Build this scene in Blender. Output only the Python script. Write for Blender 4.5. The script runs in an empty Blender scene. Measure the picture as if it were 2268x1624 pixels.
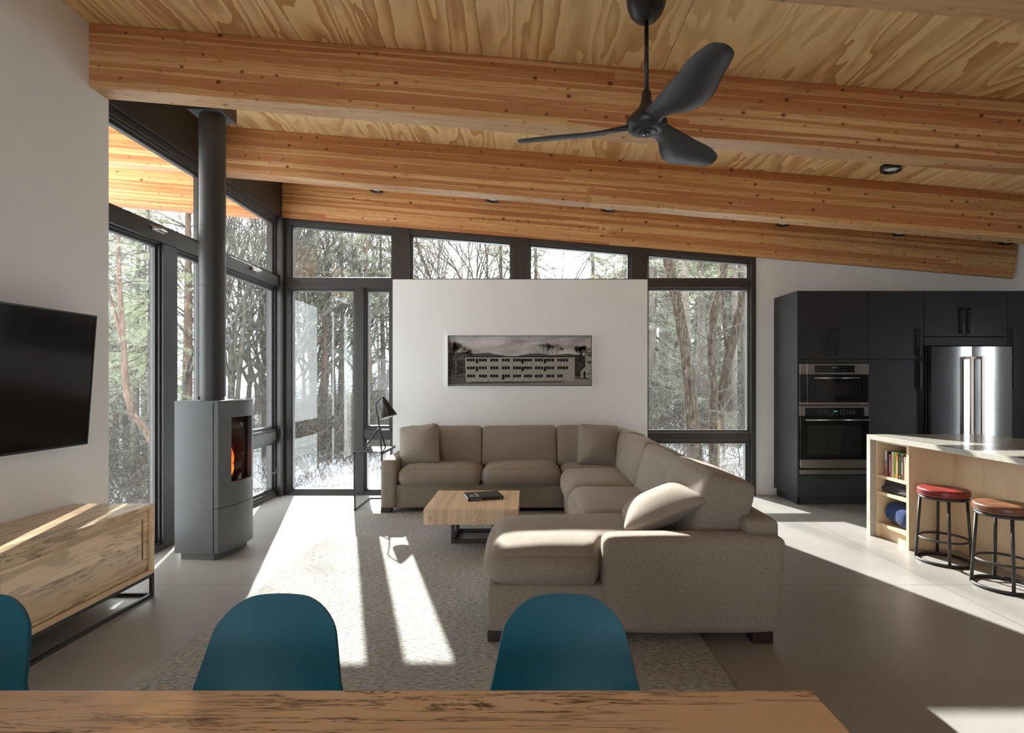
import bpy, bmesh, math, random
from mathutils import Vector, Matrix, Euler

SC = bpy.context.scene
COL = SC.collection
PI = math.pi

# ------------------------------------------------------------------ helpers
def tag(o, label=None, cat=None, group=None, kind=None):
    if label: o['label'] = label
    if cat: o['category'] = cat
    if group: o['group'] = group
    if kind: o['kind'] = kind
    return o

def thing(name, label, cat, loc=(0, 0, 0), rz=0.0, group=None, kind=None):
    o = bpy.data.objects.new(name, None)
    o.empty_display_size = 0.1
    COL.objects.link(o)
    o.location = loc
    o.rotation_euler = (0, 0, rz)
    return tag(o, label, cat, group, kind or 'thing')

def copy_tree(o, parent=None):
    c = o.copy()
    COL.objects.link(c)
    c.parent = parent
    for ch in list(o.children):
        copy_tree(ch, c)
    return c

class MB:
    """collects shapes and links them as one mesh object"""
    def __init__(s):
        s.v = []; s.f = []; s.m = []; s.mi = 0
    def add(s, vs, fs):
        b = len(s.v)
        s.v += [tuple(p) for p in vs]
        for f in fs:
            s.f.append([b + i for i in f]); s.m.append(s.mi)
        return s
    def box(s, x0, x1, y0, y1, z0, z1):
        v = [(x0, y0, z0), (x1, y0, z0), (x1, y1, z0), (x0, y1, z0), (x0, y0, z1), (x1, y0, z1), (x1, y1, z1), (x0, y1, z1)]
        return s.add(v, [(0, 3, 2, 1), (4, 5, 6, 7), (0, 1, 5, 4), (1, 2, 6, 5), (2, 3, 7, 6), (3, 0, 4, 7)])
    def prism(s, poly, n0, n1, mp):
        """polygon in (u, v) extruded along n; mp maps (u, v, n) to a point"""
        k = len(poly)
        v = [mp(u, w, n0) for u, w in poly] + [mp(u, w, n1) for u, w in poly]
        f = [list(range(k))[::-1], list(range(k, 2 * k))]
        for i in range(k):
            j = (i + 1) % k
            f.append([i, j, k + j, k + i])
        return s.add(v, f)
    def ring(s, outer, inner, n0, n1, mp):
        k = len(outer)
        for i in range(k):
            j = (i + 1) % k
            s.prism([outer[i], outer[j], inner[j], inner[i]], n0, n1, mp)
        return s
    def tube(s, pts, r, sides=8, caps=True, closed=False):
        pts = [Vector(p) for p in pts]
        n = len(pts)
        rs = r if isinstance(r, (list, tuple)) else [r] * n
        t0 = (pts[1] - pts[0]).normalized()
        ref = Vector((0, 0, 1)) if abs(t0.z) < 0.9 else Vector((1, 0, 0))
        u = t0.cross(ref).normalized()
        vs = []
        for i, p in enumerate(pts):
            if closed:
                t = (pts[(i + 1) % n] - pts[i - 1]).normalized()
            elif i == 0: t = t0
            elif i == n - 1: t = (pts[-1] - pts[-2]).normalized()
            else: t = ((pts[i + 1] - p).normalized() + (p - pts[i - 1]).normalized()).normalized()
            u = (u - t * u.dot(t)).normalized()
            w = t.cross(u)
            for k in range(sides):
                a = 2 * PI * k / sides
                vs.append(p + (u * math.cos(a) + w * math.sin(a)) * rs[i])
        fs = []
        for i in range(n if closed else n - 1):
            i2 = (i + 1) % n
            for k in range(sides):
                k2 = (k + 1) % sides
                fs.append((i * sides + k, i * sides + k2, i2 * sides + k2, i2 * sides + k))
        if caps and not closed:
            fs.append(tuple(range(sides))[::-1])
            fs.append(tuple((n - 1) * sides + k for k in range(sides)))
        return s.add(vs, fs)
    def bar(s, p0, p1, w, h=None):
        """square bar between two points"""
        h = h or w
        p0, p1 = Vector(p0), Vector(p1)
        t = (p1 - p0).normalized()
        ref = Vector((0, 0, 1)) if abs(t.z) < 0.9 else Vector((1, 0, 0))
        u = t.cross(ref).normalized(); q = u.cross(t).normalized()
        vs = []
        for p in (p0, p1):
            for a, b in ((-1, -1), (1, -1), (1, 1), (-1, 1)):
                vs.append(p + u * a * w / 2 + q * b * h / 2)
        return s.add(vs, [(0, 1, 2, 3), (7, 6, 5, 4), (0, 4, 5, 1), (1, 5, 6, 2), (2, 6, 7, 3), (3, 7, 4, 0)])
    def lathe(s, prof, c=(0, 0, 0), n=32, M=None):
        vs = []; fs = []
        for r, z in prof:
            for k in range(n):
                a = 2 * PI * k / n
                p = Vector((r * math.cos(a), r * math.sin(a), z))
                if M is not None: p = M @ p
                vs.append(p + Vector(c))
        m = len(prof)
        for i in range(m - 1):
            for k in range(n):
                k2 = (k + 1) % n
                fs.append((i * n + k, i * n + k2, (i + 1) * n + k2, (i + 1) * n + k))
        if prof[0][0] > 1e-6: fs.append(tuple(range(n))[::-1])
        if prof[-1][0] > 1e-6: fs.append(tuple((m - 1) * n + k for k in range(n)))
        return s.add(vs, fs)
    def torus(s, c, R, r, n=40, sides=10):
        return s.tube([(c[0] + R * math.cos(2 * PI * k / n), c[1] + R * math.sin(2 * PI * k / n), c[2]) for k in range(n)], r, sides, closed=True)
    def soft(s, c, half, r=0.06, puff=(0, 0, 0), M=None, n=14, wob=0.0, seed=0, pinch=0.0):
        """soft upholstered block: rounded box with crowned faces and a little irregularity"""
        rng = random.Random(seed)
        ph = [rng.uniform(0, 6.28) for _ in range(6)]
        g = [math.sin(PI / 2 * (2 * i / n - 1)) for i in range(n + 1)]
        idx = {}; vs = []; fs = []
        hx, hy, hz = half
        def vert(i, j, k):
            key = (i, j, k)
            if key in idx: return idx[key]
            p = [g[i] * hx, g[j] * hy, g[k] * hz]
            rr = min(r, hx, hy, hz)
            q = [max(-(h - rr), min(h - rr, a)) for a, h in zip(p, half)]
            d = Vector([a - b for a, b in zip(p, q)])
            if d.length > 1e-9: d = d.normalized() * rr
            v = Vector(q) + d
            a, b, e = g[i], g[j], g[k]
            v.x += puff[0] * (1 if a > 0 else -1) * (1 - b * b) * (1 - e * e) * abs(a) ** 2
            v.y += puff[1] * (1 if b > 0 else -1) * (1 - a * a) * (1 - e * e) * abs(b) ** 2
            v.z += puff[2] * (1 if e > 0 else -1) * (1 - a ** 4) * (1 - b ** 4) * abs(e) ** 2
            if pinch:
                cn = (abs(a) * abs(b)) ** 3
                v.x += pinch * a * cn; v.y += pinch * b * cn
            if wob:
                w = math.sin(v.x * 17 + ph[0]) * math.sin(v.y * 13 + ph[1]) + math.sin(v.y * 21 + ph[2] + v.x * 6) * math.sin(v.z * 19 + ph[3])
                v += Vector((a, b, e)) * wob * w * 0.5
            if M is not None: v = M @ v
            idx[key] = len(vs)
            vs.append(v + Vector(c))
            return idx[key]
        for i in range(n):
            for j in range(n):
                fs.append((vert(i, j, 0), vert(i, j + 1, 0), vert(i + 1, j + 1, 0), vert(i + 1, j, 0)))
                fs.append((vert(i, j, n), vert(i + 1, j, n), vert(i + 1, j + 1, n), vert(i, j + 1, n)))
                fs.append((vert(i, 0, j), vert(i + 1, 0, j), vert(i + 1, 0, j + 1), vert(i, 0, j + 1)))
                fs.append((vert(i, n, j), vert(i, n, j + 1), vert(i + 1, n, j + 1), vert(i + 1, n, j)))
                fs.append((vert(0, i, j), vert(0, i, j + 1), vert(0, i + 1, j + 1), vert(0, i + 1, j)))
                fs.append((vert(n, i, j), vert(n, i + 1, j), vert(n, i + 1, j + 1), vert(n, i, j + 1)))
        return s.add(vs, fs)
    def mesh(s, name, mats, off=None, smooth=False, fix=True):
        me = bpy.data.meshes.new(name)
        v = s.v if off is None else [(a - off[0], b - off[1], c - off[2]) for a, b, c in s.v]
        me.from_pydata(v, [], s.f)
        for m in (mats if isinstance(mats, (list, tuple)) else [mats]): me.materials.append(m)
        if any(s.m): me.polygons.foreach_set('material_index', s.m)
        if fix:
            bm = bmesh.new(); bm.from_mesh(me)
            bmesh.ops.recalc_face_normals(bm, faces=bm.faces)
            bm.to_mesh(me); bm.free()
        if smooth: me.polygons.foreach_set('use_smooth', [True] * len(me.polygons))
        me.update()
        return me
    def build(s, name, mats, parent=None, smooth=False, bevel=0.0, seg=2, world=True, label=None, fix=True):
        root = parent
        while root is not None and root.parent is not None: root = root.parent
        off = tuple(root.location) if (root is not None and world) else None
        if root is not None and root is not parent and parent.type != 'EMPTY':
            pass
        o = bpy.data.objects.new(name, s.mesh(name, mats, off, smooth, fix))
        COL.objects.link(o)
        if parent is not None: o.parent = parent
        if bevel:
            b = o.modifiers.new('bevel', 'BEVEL'); b.width = bevel; b.segments = seg
            b.limit_method = 'ANGLE'; b.angle_limit = math.radians(40)
        if label: o['label'] = label
        return o

def edge_split_smooth(o, ang=40):
    try:
        o.data.set_sharp_from_angle(angle=math.radians(ang))
    except Exception:
        pass
    return o

def text_obj(name, body, size, M, mat, parent=None, depth=0.0006, align='LEFT'):
    cu = bpy.data.curves.new(name, 'FONT')
    cu.body = body; cu.size = size; cu.extrude = depth; cu.align_x = align
    tmp = bpy.data.objects.new(name + '_tmp', cu)
    COL.objects.link(tmp)
    dg = bpy.context.evaluated_depsgraph_get()
    me = bpy.data.meshes.new_from_object(tmp.evaluated_get(dg))
    bpy.data.objects.remove(tmp); bpy.data.curves.remove(cu)
    me.transform(M)
    me.materials.clear(); me.materials.append(mat)
    o = bpy.data.objects.new(name, me)
    COL.objects.link(o)
    if parent is not None: o.parent = parent
    return o

# ------------------------------------------------------------------ materials
class NT:
    def __init__(s, name):
        s.mat = bpy.data.materials.new(name); s.mat.use_nodes = True
        s.t = s.mat.node_tree; s.t.nodes.clear()
        s.out = s.t.nodes.new('ShaderNodeOutputMaterial')
    def n(s, typ, ins=None, **kw):
        nd = s.t.nodes.new('ShaderNode' + typ)
        for k, v in kw.items(): setattr(nd, k, v)
        for k, v in (ins or {}).items():
            sock = nd.inputs[k]
            if isinstance(v, bpy.types.NodeSocket): s.t.links.new(v, sock)
            else: sock.default_value = v
        return nd
    def math(s, op, a, b=0.0, c=None, clamp=False):
        d = {0: a, 1: b}
        if c is not None: d[2] = c
        return s.n('Math', d, operation=op, use_clamp=clamp).outputs[0]
    def mix(s, fac, a, b, blend='MIX'):
        nd = s.n('Mix', None, data_type='RGBA', blend_type=blend)
        for k, v in ((0, fac), (6, a), (7, b)):
            if isinstance(v, bpy.types.NodeSocket): s.t.links.new(v, nd.inputs[k])
            else: nd.inputs[k].default_value = v if k == 0 else col(v)
        return nd.outputs[2]
    def ramp(s, fac, stops, interp='LINEAR'):
        nd = s.n('ValToRGB', {0: fac}); cr = nd.color_ramp; cr.interpolation = interp
        while len(cr.elements) > 1: cr.elements.remove(cr.elements[-1])
        cr.elements[0].position = stops[0][0]; cr.elements[0].color = col(stops[0][1])
        for p, c in stops[1:]:
            e = cr.elements.new(p); e.color = col(c)
        return nd.outputs[0]
    def step(s, v, a, b):
        nd = s.n('MapRange', {0: v, 1: a, 2: b, 3: 0.0, 4: 1.0}, interpolation_type='SMOOTHSTEP')
        return nd.outputs[0]
    def obj(s): return s.n('TexCoord').outputs['Object']
    def scale(s, vec, sc, loc=(0, 0, 0), rot=(0, 0, 0)):
        return s.n('Mapping', {0: vec, 1: loc, 2: rot, 3: sc}).outputs[0]
    def noise(s, vec, scale, detail=3.0, rough=0.5, dist=0.0):
        return s.n('TexNoise', {'Vector': vec, 'Scale': scale, 'Detail': detail, 'Roughness': rough, 'Distortion': dist}).outputs[0]
    def bump(s, h, strength=0.2, dist=0.01):
        return s.n('Bump', {'Height': h, 'Strength': strength, 'Distance': dist}).outputs[0]
    def pbr(s, color, rough=0.5, metal=0.0, normal=None, **ins):
        d = {'Base Color': color if isinstance(color, bpy.types.NodeSocket) else col(color), 'Roughness': rough, 'Metallic': metal}
        if normal is not None: d['Normal'] = normal
        d.update(ins)
        b = s.n('BsdfPrincipled', d)
        s.t.links.new(b.outputs[0], s.out.inputs[0])
        return s.mat

def col(c):
    return (c[0], c[1], c[2], 1.0) if len(c) == 3 else c

def flat(name, c, rough=0.5, metal=0.0, **ins):
    return NT(name).pbr(c, rough, metal, **ins)

def mottled(name, c, rough=0.5, scale=6.0, amp=0.12, metal=0.0, bump=0.0, bscale=80.0, **ins):
    m = NT(name); v = m.obj()
    f = m.noise(v, scale, 4)
    cc = m.mix(m.step(f, 0.3, 0.7), [x * (1 - amp) for x in c], [min(1, x * (1 + amp)) for x in c])
    nm = m.bump(m.noise(v, bscale, 2), bump, 0.005) if bump else None
    return m.pbr(cc, rough, metal, nm, **ins)

def beam_mat():
    m = NT('glulam_fir'); v = m.obj()
    xyz = m.n('SeparateXYZ', {0: v}); x, y, z = xyz.outputs
    rid = m.n('ObjectInfo').outputs['Random']
    lam = m.math('FLOOR', m.math('DIVIDE', m.math('ADD', z, 0.0005), 0.0432))
    r1 = m.n('TexWhiteNoise', {'W': m.math('ADD', lam, m.math('MULTIPLY', rid, 91.0))}, noise_dimensions='1D').outputs[0]
    board = m.math('FLOOR', m.math('DIVIDE', m.math('ADD', x, m.math('MULTIPLY', r1, 9.0)), m.math('ADD', 3.4, m.math('MULTIPLY', r1, 4.0))))
    cv = m.n('CombineXYZ', {0: lam, 1: board, 2: m.math('MULTIPLY', rid, 57.0)})
    r2 = m.n('TexWhiteNoise', {'Vector': cv.outputs[0]}, noise_dimensions='3D').outputs[0]
    base = m.ramp(r2, [(0.0, (0.47, 0.200, 0.080)), (0.35, (0.55, 0.250, 0.100)), (0.68, (0.61, 0.305, 0.125)), (0.80, (0.70, 0.41, 0.180)), (1.0, (0.76, 0.49, 0.23))])
    off = m.n('CombineXYZ', {0: m.math('MULTIPLY', r2, 13.0), 1: m.math('MULTIPLY', r1, 7.0), 2: 0.0}).outputs[0]
    vv = m.n('VectorMath', {0: v, 1: off}, operation='ADD').outputs[0]
    warp = m.noise(m.scale(vv, (1.3, 6, 6)), 1.0, 2)
    g = m.math('SINE', m.math('MULTIPLY', m.math('ADD', m.math('MULTIPLY', z, 5.5), m.math('MULTIPLY', warp, 1.6)), 34.0))
    fine = m.noise(m.scale(vv, (2.5, 60, 90)), 1.0, 4, 0.6)
    base = m.mix(m.math('MULTIPLY', m.step(g, 0.2, 1.0), 0.30), base, (0.40, 0.150, 0.050))
    base = m.mix(m.math('MULTIPLY', m.step(fine, 0.45, 0.75), 0.28), base, (0.43, 0.17, 0.06))
    fr0 = m.math('FRACT', m.math('DIVIDE', m.math('ADD', z, 0.0005), 0.0432))
    sv = m.n('CombineXYZ', {0: m.math('ADD', m.math('MULTIPLY', x, 0.42), m.math('MULTIPLY', rid, 17.0)), 1: m.math('MULTIPLY', lam, 3.7), 2: m.math('MULTIPLY', y, 2.0)}).outputs[0]
    sw = m.math('SUBTRACT', m.math('MULTIPLY', m.noise(sv, 1.0, 3, 0.55), 3.2), 1.45)
    side = m.math('GREATER_THAN', r1, 0.5)
    frs = m.math('ADD', m.math('MULTIPLY', fr0, side), m.math('MULTIPLY', m.math('SUBTRACT', 1.0, fr0), m.math('SUBTRACT', 1.0, side)))
    sap = m.step(m.math('SUBTRACT', sw, frs), -0.02, 0.05)
    base = m.mix(m.math('MULTIPLY', sap, 0.75), base, (0.78, 0.52, 0.25))
    base = m.mix(m.math('MULTIPLY', m.step(m.noise(m.scale(vv, (1.6, 30, 45)), 1.0, 4, 0.65), 0.42, 0.62), 0.30), base, (0.42, 0.165, 0.058))
    kv = m.n('CombineXYZ', {0: m.math('ADD', m.math('MULTIPLY', x, 0.8), m.math('MULTIPLY', rid, 31.0)), 1: m.math('ADD', z, y), 2: 0.0}).outputs[0]
    vo = m.n('TexVoronoi', {'Vector': kv, 'Scale': 9.5, 'Randomness': 1.0}, voronoi_dimensions='2D')
    sel = m.n('SeparateXYZ', {0: vo.outputs['Color']})
    rad = m.math('ADD', 0.03, m.math('MULTIPLY', m.math('POWER', sel.outputs[1], 2.0), 0.10))
    kd = m.math('SUBTRACT', vo.outputs['Distance'], rad)
    on = m.math('GREATER_THAN', sel.outputs[0], 0.60)
    halo = m.math('MULTIPLY', m.math('SUBTRACT', 1.0, m.step(kd, 0.0, 0.14)), on)
    base = m.mix(m.math('MULTIPLY', halo, 0.35), base, (0.36, 0.13, 0.045))
    kn = m.math('MULTIPLY', m.math('SUBTRACT', 1.0, m.step(kd, -0.03, 0.02)), on)
    base = m.mix(m.math('MULTIPLY', kn, 0.9), base, (0.13, 0.042, 0.018))
    fr = m.math('FRACT', m.math('DIVIDE', m.math('ADD', z, 0.0005), 0.0432))
    line = m.math('LESS_THAN', fr, 0.035)
    base = m.mix(m.math('MULTIPLY', line, 0.35), base, (0.16, 0.05, 0.015))
    return m.pbr(base, 0.5, **{'Specular IOR Level': 0.35})

def plywood_mat():
    m = NT('fir_plywood'); v = m.obj()
    xyz = m.n('SeparateXYZ', {0: v}); x, y, z = xyz.outputs
    pid = m.math('FLOOR', m.math('DIVIDE', m.math('ADD', x, 0.3), 1.22))
    sh = m.n('CombineXYZ', {0: m.math('MULTIPLY', pid, 3.71), 1: m.math('MULTIPLY', pid, 5.3), 2: 0.0}).outputs[0]
    vv = m.n('VectorMath', {0: v, 1: sh}, operation='ADD').outputs[0]
    n1 = m.noise(m.scale(vv, (2.1, 0.34, 1)), 1.0, 3.0, 0.5, 0.5)
    n1b = m.noise(m.scale(vv, (7.0, 2.2, 1)), 1.0, 3.0, 0.6, 0.3)
    h = m.math('ADD', m.math('MULTIPLY', n1, 13.0), m.math('MULTIPLY', n1b, 1.1))
    fr = m.math('FRACT', h)
    grad = m.math('MULTIPLY', m.step(fr, 0.15, 0.97), m.math('SUBTRACT', 1.0, m.step(fr, 0.97, 1.0)))
    patch = m.step(m.noise(m.scale(vv, (1.6, 0.5, 1)), 1.0, 2), 0.38, 0.62)
    f = m.math('MULTIPLY', grad, m.math('ADD', 0.45, m.math('MULTIPLY', patch, 0.55)))
    fine = m.noise(m.scale(vv, (70, 4, 1)), 1.0, 3)
    base = m.mix(f, (0.88, 0.62, 0.31), (0.54, 0.285, 0.10))
    base = m.mix(m.math('MULTIPLY', m.step(fine, 0.4, 0.8), 0.22), base, (0.56, 0.32, 0.13))
    seam = m.math('LESS_THAN', m.math('FRACT', m.math('DIVIDE', m.math('ADD', x, 0.3), 1.22)), 0.0035)
    base = m.mix(m.math('MULTIPLY', seam, 0.8), base, (0.08, 0.035, 0.012))
    return m.pbr(base, 0.55, **{'Specular IOR Level': 0.3})

def wood_mat(name, light, dark, axis='x', freq=26.0, rough=0.4, spalt=0.0, fine=0.25, spalt_c=(0.045, 0.028, 0.018), planks=0.0):
    """straight-grained boards; spalt adds the irregular dark streaks of spalted maple"""
    m = NT(name); v = m.obj()
    if axis == 'y': v = m.scale(v, (1, 1, 1), rot=(0, 0, PI / 2))
    if axis == 'z': v = m.scale(v, (1, 1, 1), rot=(0, PI / 2, 0))
    if planks:
        pz = m.n('SeparateXYZ', {0: v}).outputs
        pid = m.math('FLOOR', m.math('DIVIDE', m.math('ADD', pz[1], m.math('MULTIPLY', pz[2], 1.0)), planks))
        sh = m.n('CombineXYZ', {0: m.math('MULTIPLY', pid, 2.37), 1: 0.0, 2: m.math('MULTIPLY', pid, 1.1)}).outputs[0]
        v2 = m.n('VectorMath', {0: v, 1: sh}, operation='ADD').outputs[0]
    else:
        v2 = v
    n1 = m.noise(m.scale(v2, (0.9, 5.5, 5.5)), 1.0, 3, 0.5, 0.4)
    g = m.math('SINE', m.math('MULTIPLY', n1, freq))
    f1 = m.noise(m.scale(v2, (4, 70, 70)), 1.0, 4, 0.6)
    base = m.mix(m.math('MULTIPLY', m.step(g, 0.0, 1.0), 0.55), light, dark)
    base = m.mix(m.math('MULTIPLY', m.step(f1, 0.4, 0.75), fine), base, dark)
    if planks:
        r = m.n('TexWhiteNoise', {'W': pid}, noise_dimensions='1D').outputs[0]
        base = m.mix(m.math('MULTIPLY', r, 0.45), base, dark)
    if spalt:
        s1 = m.noise(m.scale(v2, (1.5, 24, 24)), 1.0, 5, 0.65, 0.6)
        band = m.math('ABSOLUTE', m.math('SUBTRACT', s1, 0.5))
        ln = m.math('SUBTRACT', 1.0, m.step(band, 0.0, 0.022))
        reg = m.step(m.noise(m.scale(v2, (0.8, 3.2, 3.2), loc=(3, 1, 2)), 1.0, 3), 0.42, 0.56)
        base = m.mix(m.math('MULTIPLY', m.math('MULTIPLY', ln, reg), spalt), base, spalt_c)
        s2 = m.noise(m.scale(v2, (3.0, 46, 46), loc=(7, 2, 4)), 1.0, 5, 0.7, 0.4)
        sp = m.math('MULTIPLY', m.step(s2, 0.56, 0.68), m.step(m.noise(m.scale(v2, (1.1, 4.0, 4.0), loc=(5, 8, 1)), 1.0, 2), 0.40, 0.56))
        base = m.mix(m.math('MULTIPLY', sp, spalt * 0.75), base, [c * 2.2 for c in spalt_c])
    return m.pbr(base, rough)

def strip_mat():
    """reclaimed strips glued side by side, strips running in depth (y)"""
    m = NT('reclaimed_strips'); v = m.obj()
    x, y, z = m.n('SeparateXYZ', {0: v}).outputs
    k = m.math('DIVIDE', m.math('ADD', x, 1.0), 0.0385)
    lam = m.math('FLOOR', k)
    r = m.n('TexWhiteNoise', {'W': lam}, noise_dimensions='1D').outputs[0]
    base = m.ramp(r, [(0, (0.62, 0.41, 0.24)), (0.4, (0.78, 0.56, 0.36)), (0.75, (0.72, 0.56, 0.39)), (1.0, (0.52, 0.42, 0.30))])
    off = m.n('CombineXYZ', {0: 0.0, 1: m.math('MULTIPLY', r, 11.0), 2: 0.0}).outputs[0]
    vv = m.n('VectorMath', {0: v, 1: off}, operation='ADD').outputs[0]
    g = m.noise(m.scale(vv, (60, 3, 60)), 1.0, 4, 0.6)
    base = m.mix(m.math('MULTIPLY', m.step(g, 0.4, 0.75), 0.3), base, (0.30, 0.16, 0.075))
    cr = m.noise(m.scale(vv, (13, 5, 13)), 1.0, 5, 0.65, 1.0)
    ck = m.math('SUBTRACT', 1.0, m.step(m.math('ABSOLUTE', m.math('SUBTRACT', cr, 0.5)), 0.0, 0.016))
    rg = m.step(m.noise(m.scale(vv, (6, 4, 6)), 1.0, 2), 0.57, 0.66)
    base = m.mix(m.math('MULTIPLY', m.math('MULTIPLY', ck, rg), 0.9), base, (0.06, 0.03, 0.018))
    vo = m.n('TexVoronoi', {'Vector': vv, 'Scale': 8.0})
    sel = m.n('SeparateXYZ', {0: vo.outputs['Color']})
    kn = m.math('MULTIPLY', m.math('LESS_THAN', vo.outputs['Distance'], 0.13), m.math('GREATER_THAN', sel.outputs[0], 0.86))
    base = m.mix(m.math('MULTIPLY', kn, 0.7), base, (0.10, 0.05, 0.03))
    ln = m.math('LESS_THAN', m.math('FRACT', k), 0.03)
    base = m.mix(m.math('MULTIPLY', ln, 0.55), base, (0.14, 0.07, 0.03))
    return m.pbr(base, 0.42)

def concrete_mat():
    m = NT('polished_concrete'); v = m.obj()
    x, y, z = m.n('SeparateXYZ', {0: v}).outputs
    a = m.noise(v, 0.8, 3, 0.5); b = m.noise(v, 3.5, 4, 0.55)
    base = m.mix(m.step(a, 0.3, 0.7), (0.265, 0.252, 0.238), (0.33, 0.32, 0.305))
    base = m.mix(m.math('MULTIPLY', m.step(b, 0.3, 0.7), 0.4), base, (0.345, 0.335, 0.32))
    j = m.math('MAXIMUM', m.math('LESS_THAN', m.math('ABSOLUTE', m.math('SUBTRACT', y, 3.709)), 0.0028),
               m.math('LESS_THAN', m.math('ABSOLUTE', m.math('SUBTRACT', x, 2.83)), 0.0024))
    base = m.mix(m.math('MULTIPLY', j, 0.75), base, (0.06, 0.055, 0.05))
    return m.pbr(base, 0.3, 0.0, None, **{'Specular IOR Level': 0.5})

def rug_mat():
    m = NT('woven_rug'); v = m.obj()
    a = m.noise(m.scale(v, (30, 80, 1)), 1.0, 3, 0.7)
    b = m.noise(m.scale(v, (20, 55, 1), loc=(4, 9, 0)), 1.0, 3, 0.75)
    c = m.noise(v, 2.2, 4, 0.6)
    base = m.ramp(a, [(0.34, (0.10, 0.11, 0.12)), (0.46, (0.36, 0.38, 0.39)), (0.54, (0.58, 0.59, 0.565)), (0.66, (0.78, 0.78, 0.745))])
    tint = m.ramp(b, [(0.33, (0.27, 0.37, 0.50)), (0.45, (0.50, 0.52, 0.50)), (0.55, (0.54, 0.49, 0.40)), (0.64, (0.52, 0.29, 0.17)), (0.72, (0.58, 0.48, 0.25))])
    base = m.mix(0.42, base, tint)
    base = m.mix(m.math('MULTIPLY', m.step(c, 0.35, 0.7), 0.25), base, (0.32, 0.33, 0.34))
    h = m.math('ADD', a, m.noise(m.scale(v, (160, 260, 1)), 1.0, 2))
    return m.pbr(base, 0.95, 0.0, m.bump(h, 0.9, 0.012), **{'Specular IOR Level': 0.1})

def fabric_mat(name, c, amp=0.22, sc=1.0, bump=0.35):
    m = NT(name); v = m.obj()
    a = m.noise(m.scale(v, (230 * sc, 230 * sc, 340 * sc)), 1.0, 2, 0.7)
    w = m.noise(m.scale(v, (340 * sc, 230 * sc, 110 * sc), loc=(3, 1, 2)), 1.0, 2, 0.7)
    f = m.math('ADD', m.math('MULTIPLY', a, 0.5), m.math('MULTIPLY', w, 0.5))
    base = m.mix(m.step(f, 0.38, 0.62), [x * (1 - amp) for x in c], [x * (1 + amp) for x in c])
    return m.pbr(base, 0.92, 0.0, m.bump(f, bump, 0.004), **{'Specular IOR Level': 0.12, 'Sheen Weight': 0.12, 'Sheen Roughness': 0.5})

def glass_mat(name='window_glass', k=0.9, tint=(0.97, 0.985, 0.975, 1)):
    m = NT(name)
    fc = m.n('LayerWeight', {'Blend': 0.5}).outputs['Facing']
    f = m.math('MINIMUM', m.math('MULTIPLY', m.math('ADD', 0.042, m.math('MULTIPLY', m.math('POWER', fc, 5.0), 0.9)), k), 0.5)
    tr = m.n('BsdfTransparent', {'Color': tint})
    gl = m.n('BsdfGlossy', {'Color': (1, 1, 1, 1), 'Roughness': 0.0})
    mx = m.n('MixShader', {0: f, 1: tr.outputs[0], 2: gl.outputs[0]})
    m.t.links.new(mx.outputs[0], m.out.inputs[0])
    return m.mat

def emit_mat(name, stops, strength, axis=2, lo=0.0, hi=1.0):
    m = NT(name); v = m.n('TexCoord').outputs['Generated']
    c = m.n('SeparateXYZ', {0: v}).outputs[axis]
    k = m.ramp(c, stops)
    e = m.n('Emission', {0: k, 1: strength})
    m.t.links.new(e.outputs[0], m.out.inputs[0])
    return m.mat

def bark_mat(name, a, b, c, sc=1.0):
    m = NT(name); v = m.obj()
    n = m.noise(m.scale(v, (9 * sc, 9 * sc, 2.2 * sc)), 1.0, 5, 0.7, 0.6)
    p = m.noise(v, 2.6 * sc, 4, 0.6)
    base = m.ramp(n, [(0.35, a), (0.52, b), (0.68, c)])
    base = m.mix(m.math('MULTIPLY', m.step(p, 0.5, 0.68), 0.5), base, [min(1, x * 1.25) for x in b])
    return m.pbr(base, 0.95, 0.0, m.bump(n, 0.8, 0.03), **{'Specular IOR Level': 0.1})

M = {}
M['beam'] = beam_mat()
M['ply'] = plywood_mat()
M['white'] = mottled('white_plaster', (0.83, 0.845, 0.845), 0.75, 1.5, 0.015, bump=0.03, bscale=160)
M['concrete'] = concrete_mat()
M['bronze'] = mottled('dark_bronze_aluminium', (0.040, 0.037, 0.034), 0.38, 3, 0.10)
M['darkpanel'] = mottled('dark_brown_panel', (0.030, 0.023, 0.019), 0.5, 2, 0.15)
M['glass'] = glass_mat()
M['steel_blk'] = mottled('blackened_steel', (0.030, 0.029, 0.028), 0.42, 14, 0.3)
M['stove'] = mottled('grey_painted_steel', (0.105, 0.112, 0.116), 0.42, 4, 0.05)
M['flue'] = mottled('charcoal_flue', (0.040, 0.038, 0.037), 0.48, 4, 0.06)
M['fan'] = mottled('matte_black', (0.020, 0.021, 0.022), 0.42, 5, 0.1)
M['sofa'] = fabric_mat('taupe_tweed', (0.285, 0.242, 0.202))
M['rug'] = rug_mat()
M['foot'] = wood_mat('dark_walnut_foot', (0.03, 0.018, 0.012), (0.015, 0.009, 0.006))
M['strips'] = strip_mat()
M['console'] = wood_mat('spalted_oak', (0.84, 0.64, 0.42), (0.40, 0.27, 0.16), 'y', 52.0, 0.22, 0.85, 0.3, planks=0.15)
M['console_edge'] = wood_mat('oak_edge', (0.74, 0.55, 0.34), (0.56, 0.38, 0.21), 'y', 20.0, 0.4)
M['dining'] = wood_mat('spalted_maple', (0.86, 0.63, 0.42), (0.72, 0.49, 0.30), 'x', 22.0, 0.13, 0.95, 0.25, planks=0.21)
M['maple'] = wood_mat('maple_ply', (0.78, 0.60, 0.39), (0.69, 0.50, 0.305), 'z', 13.0, 0.45, 0, 0.18)
M['maple_h'] = wood_mat('maple_shelf', (0.70, 0.51, 0.325), (0.60, 0.42, 0.25), 'y', 13.0, 0.45, 0, 0.18)
M['counter'] = mottled('warm_quartz', (0.44, 0.43, 0.37), 0.14, 30, 0.06)
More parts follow.
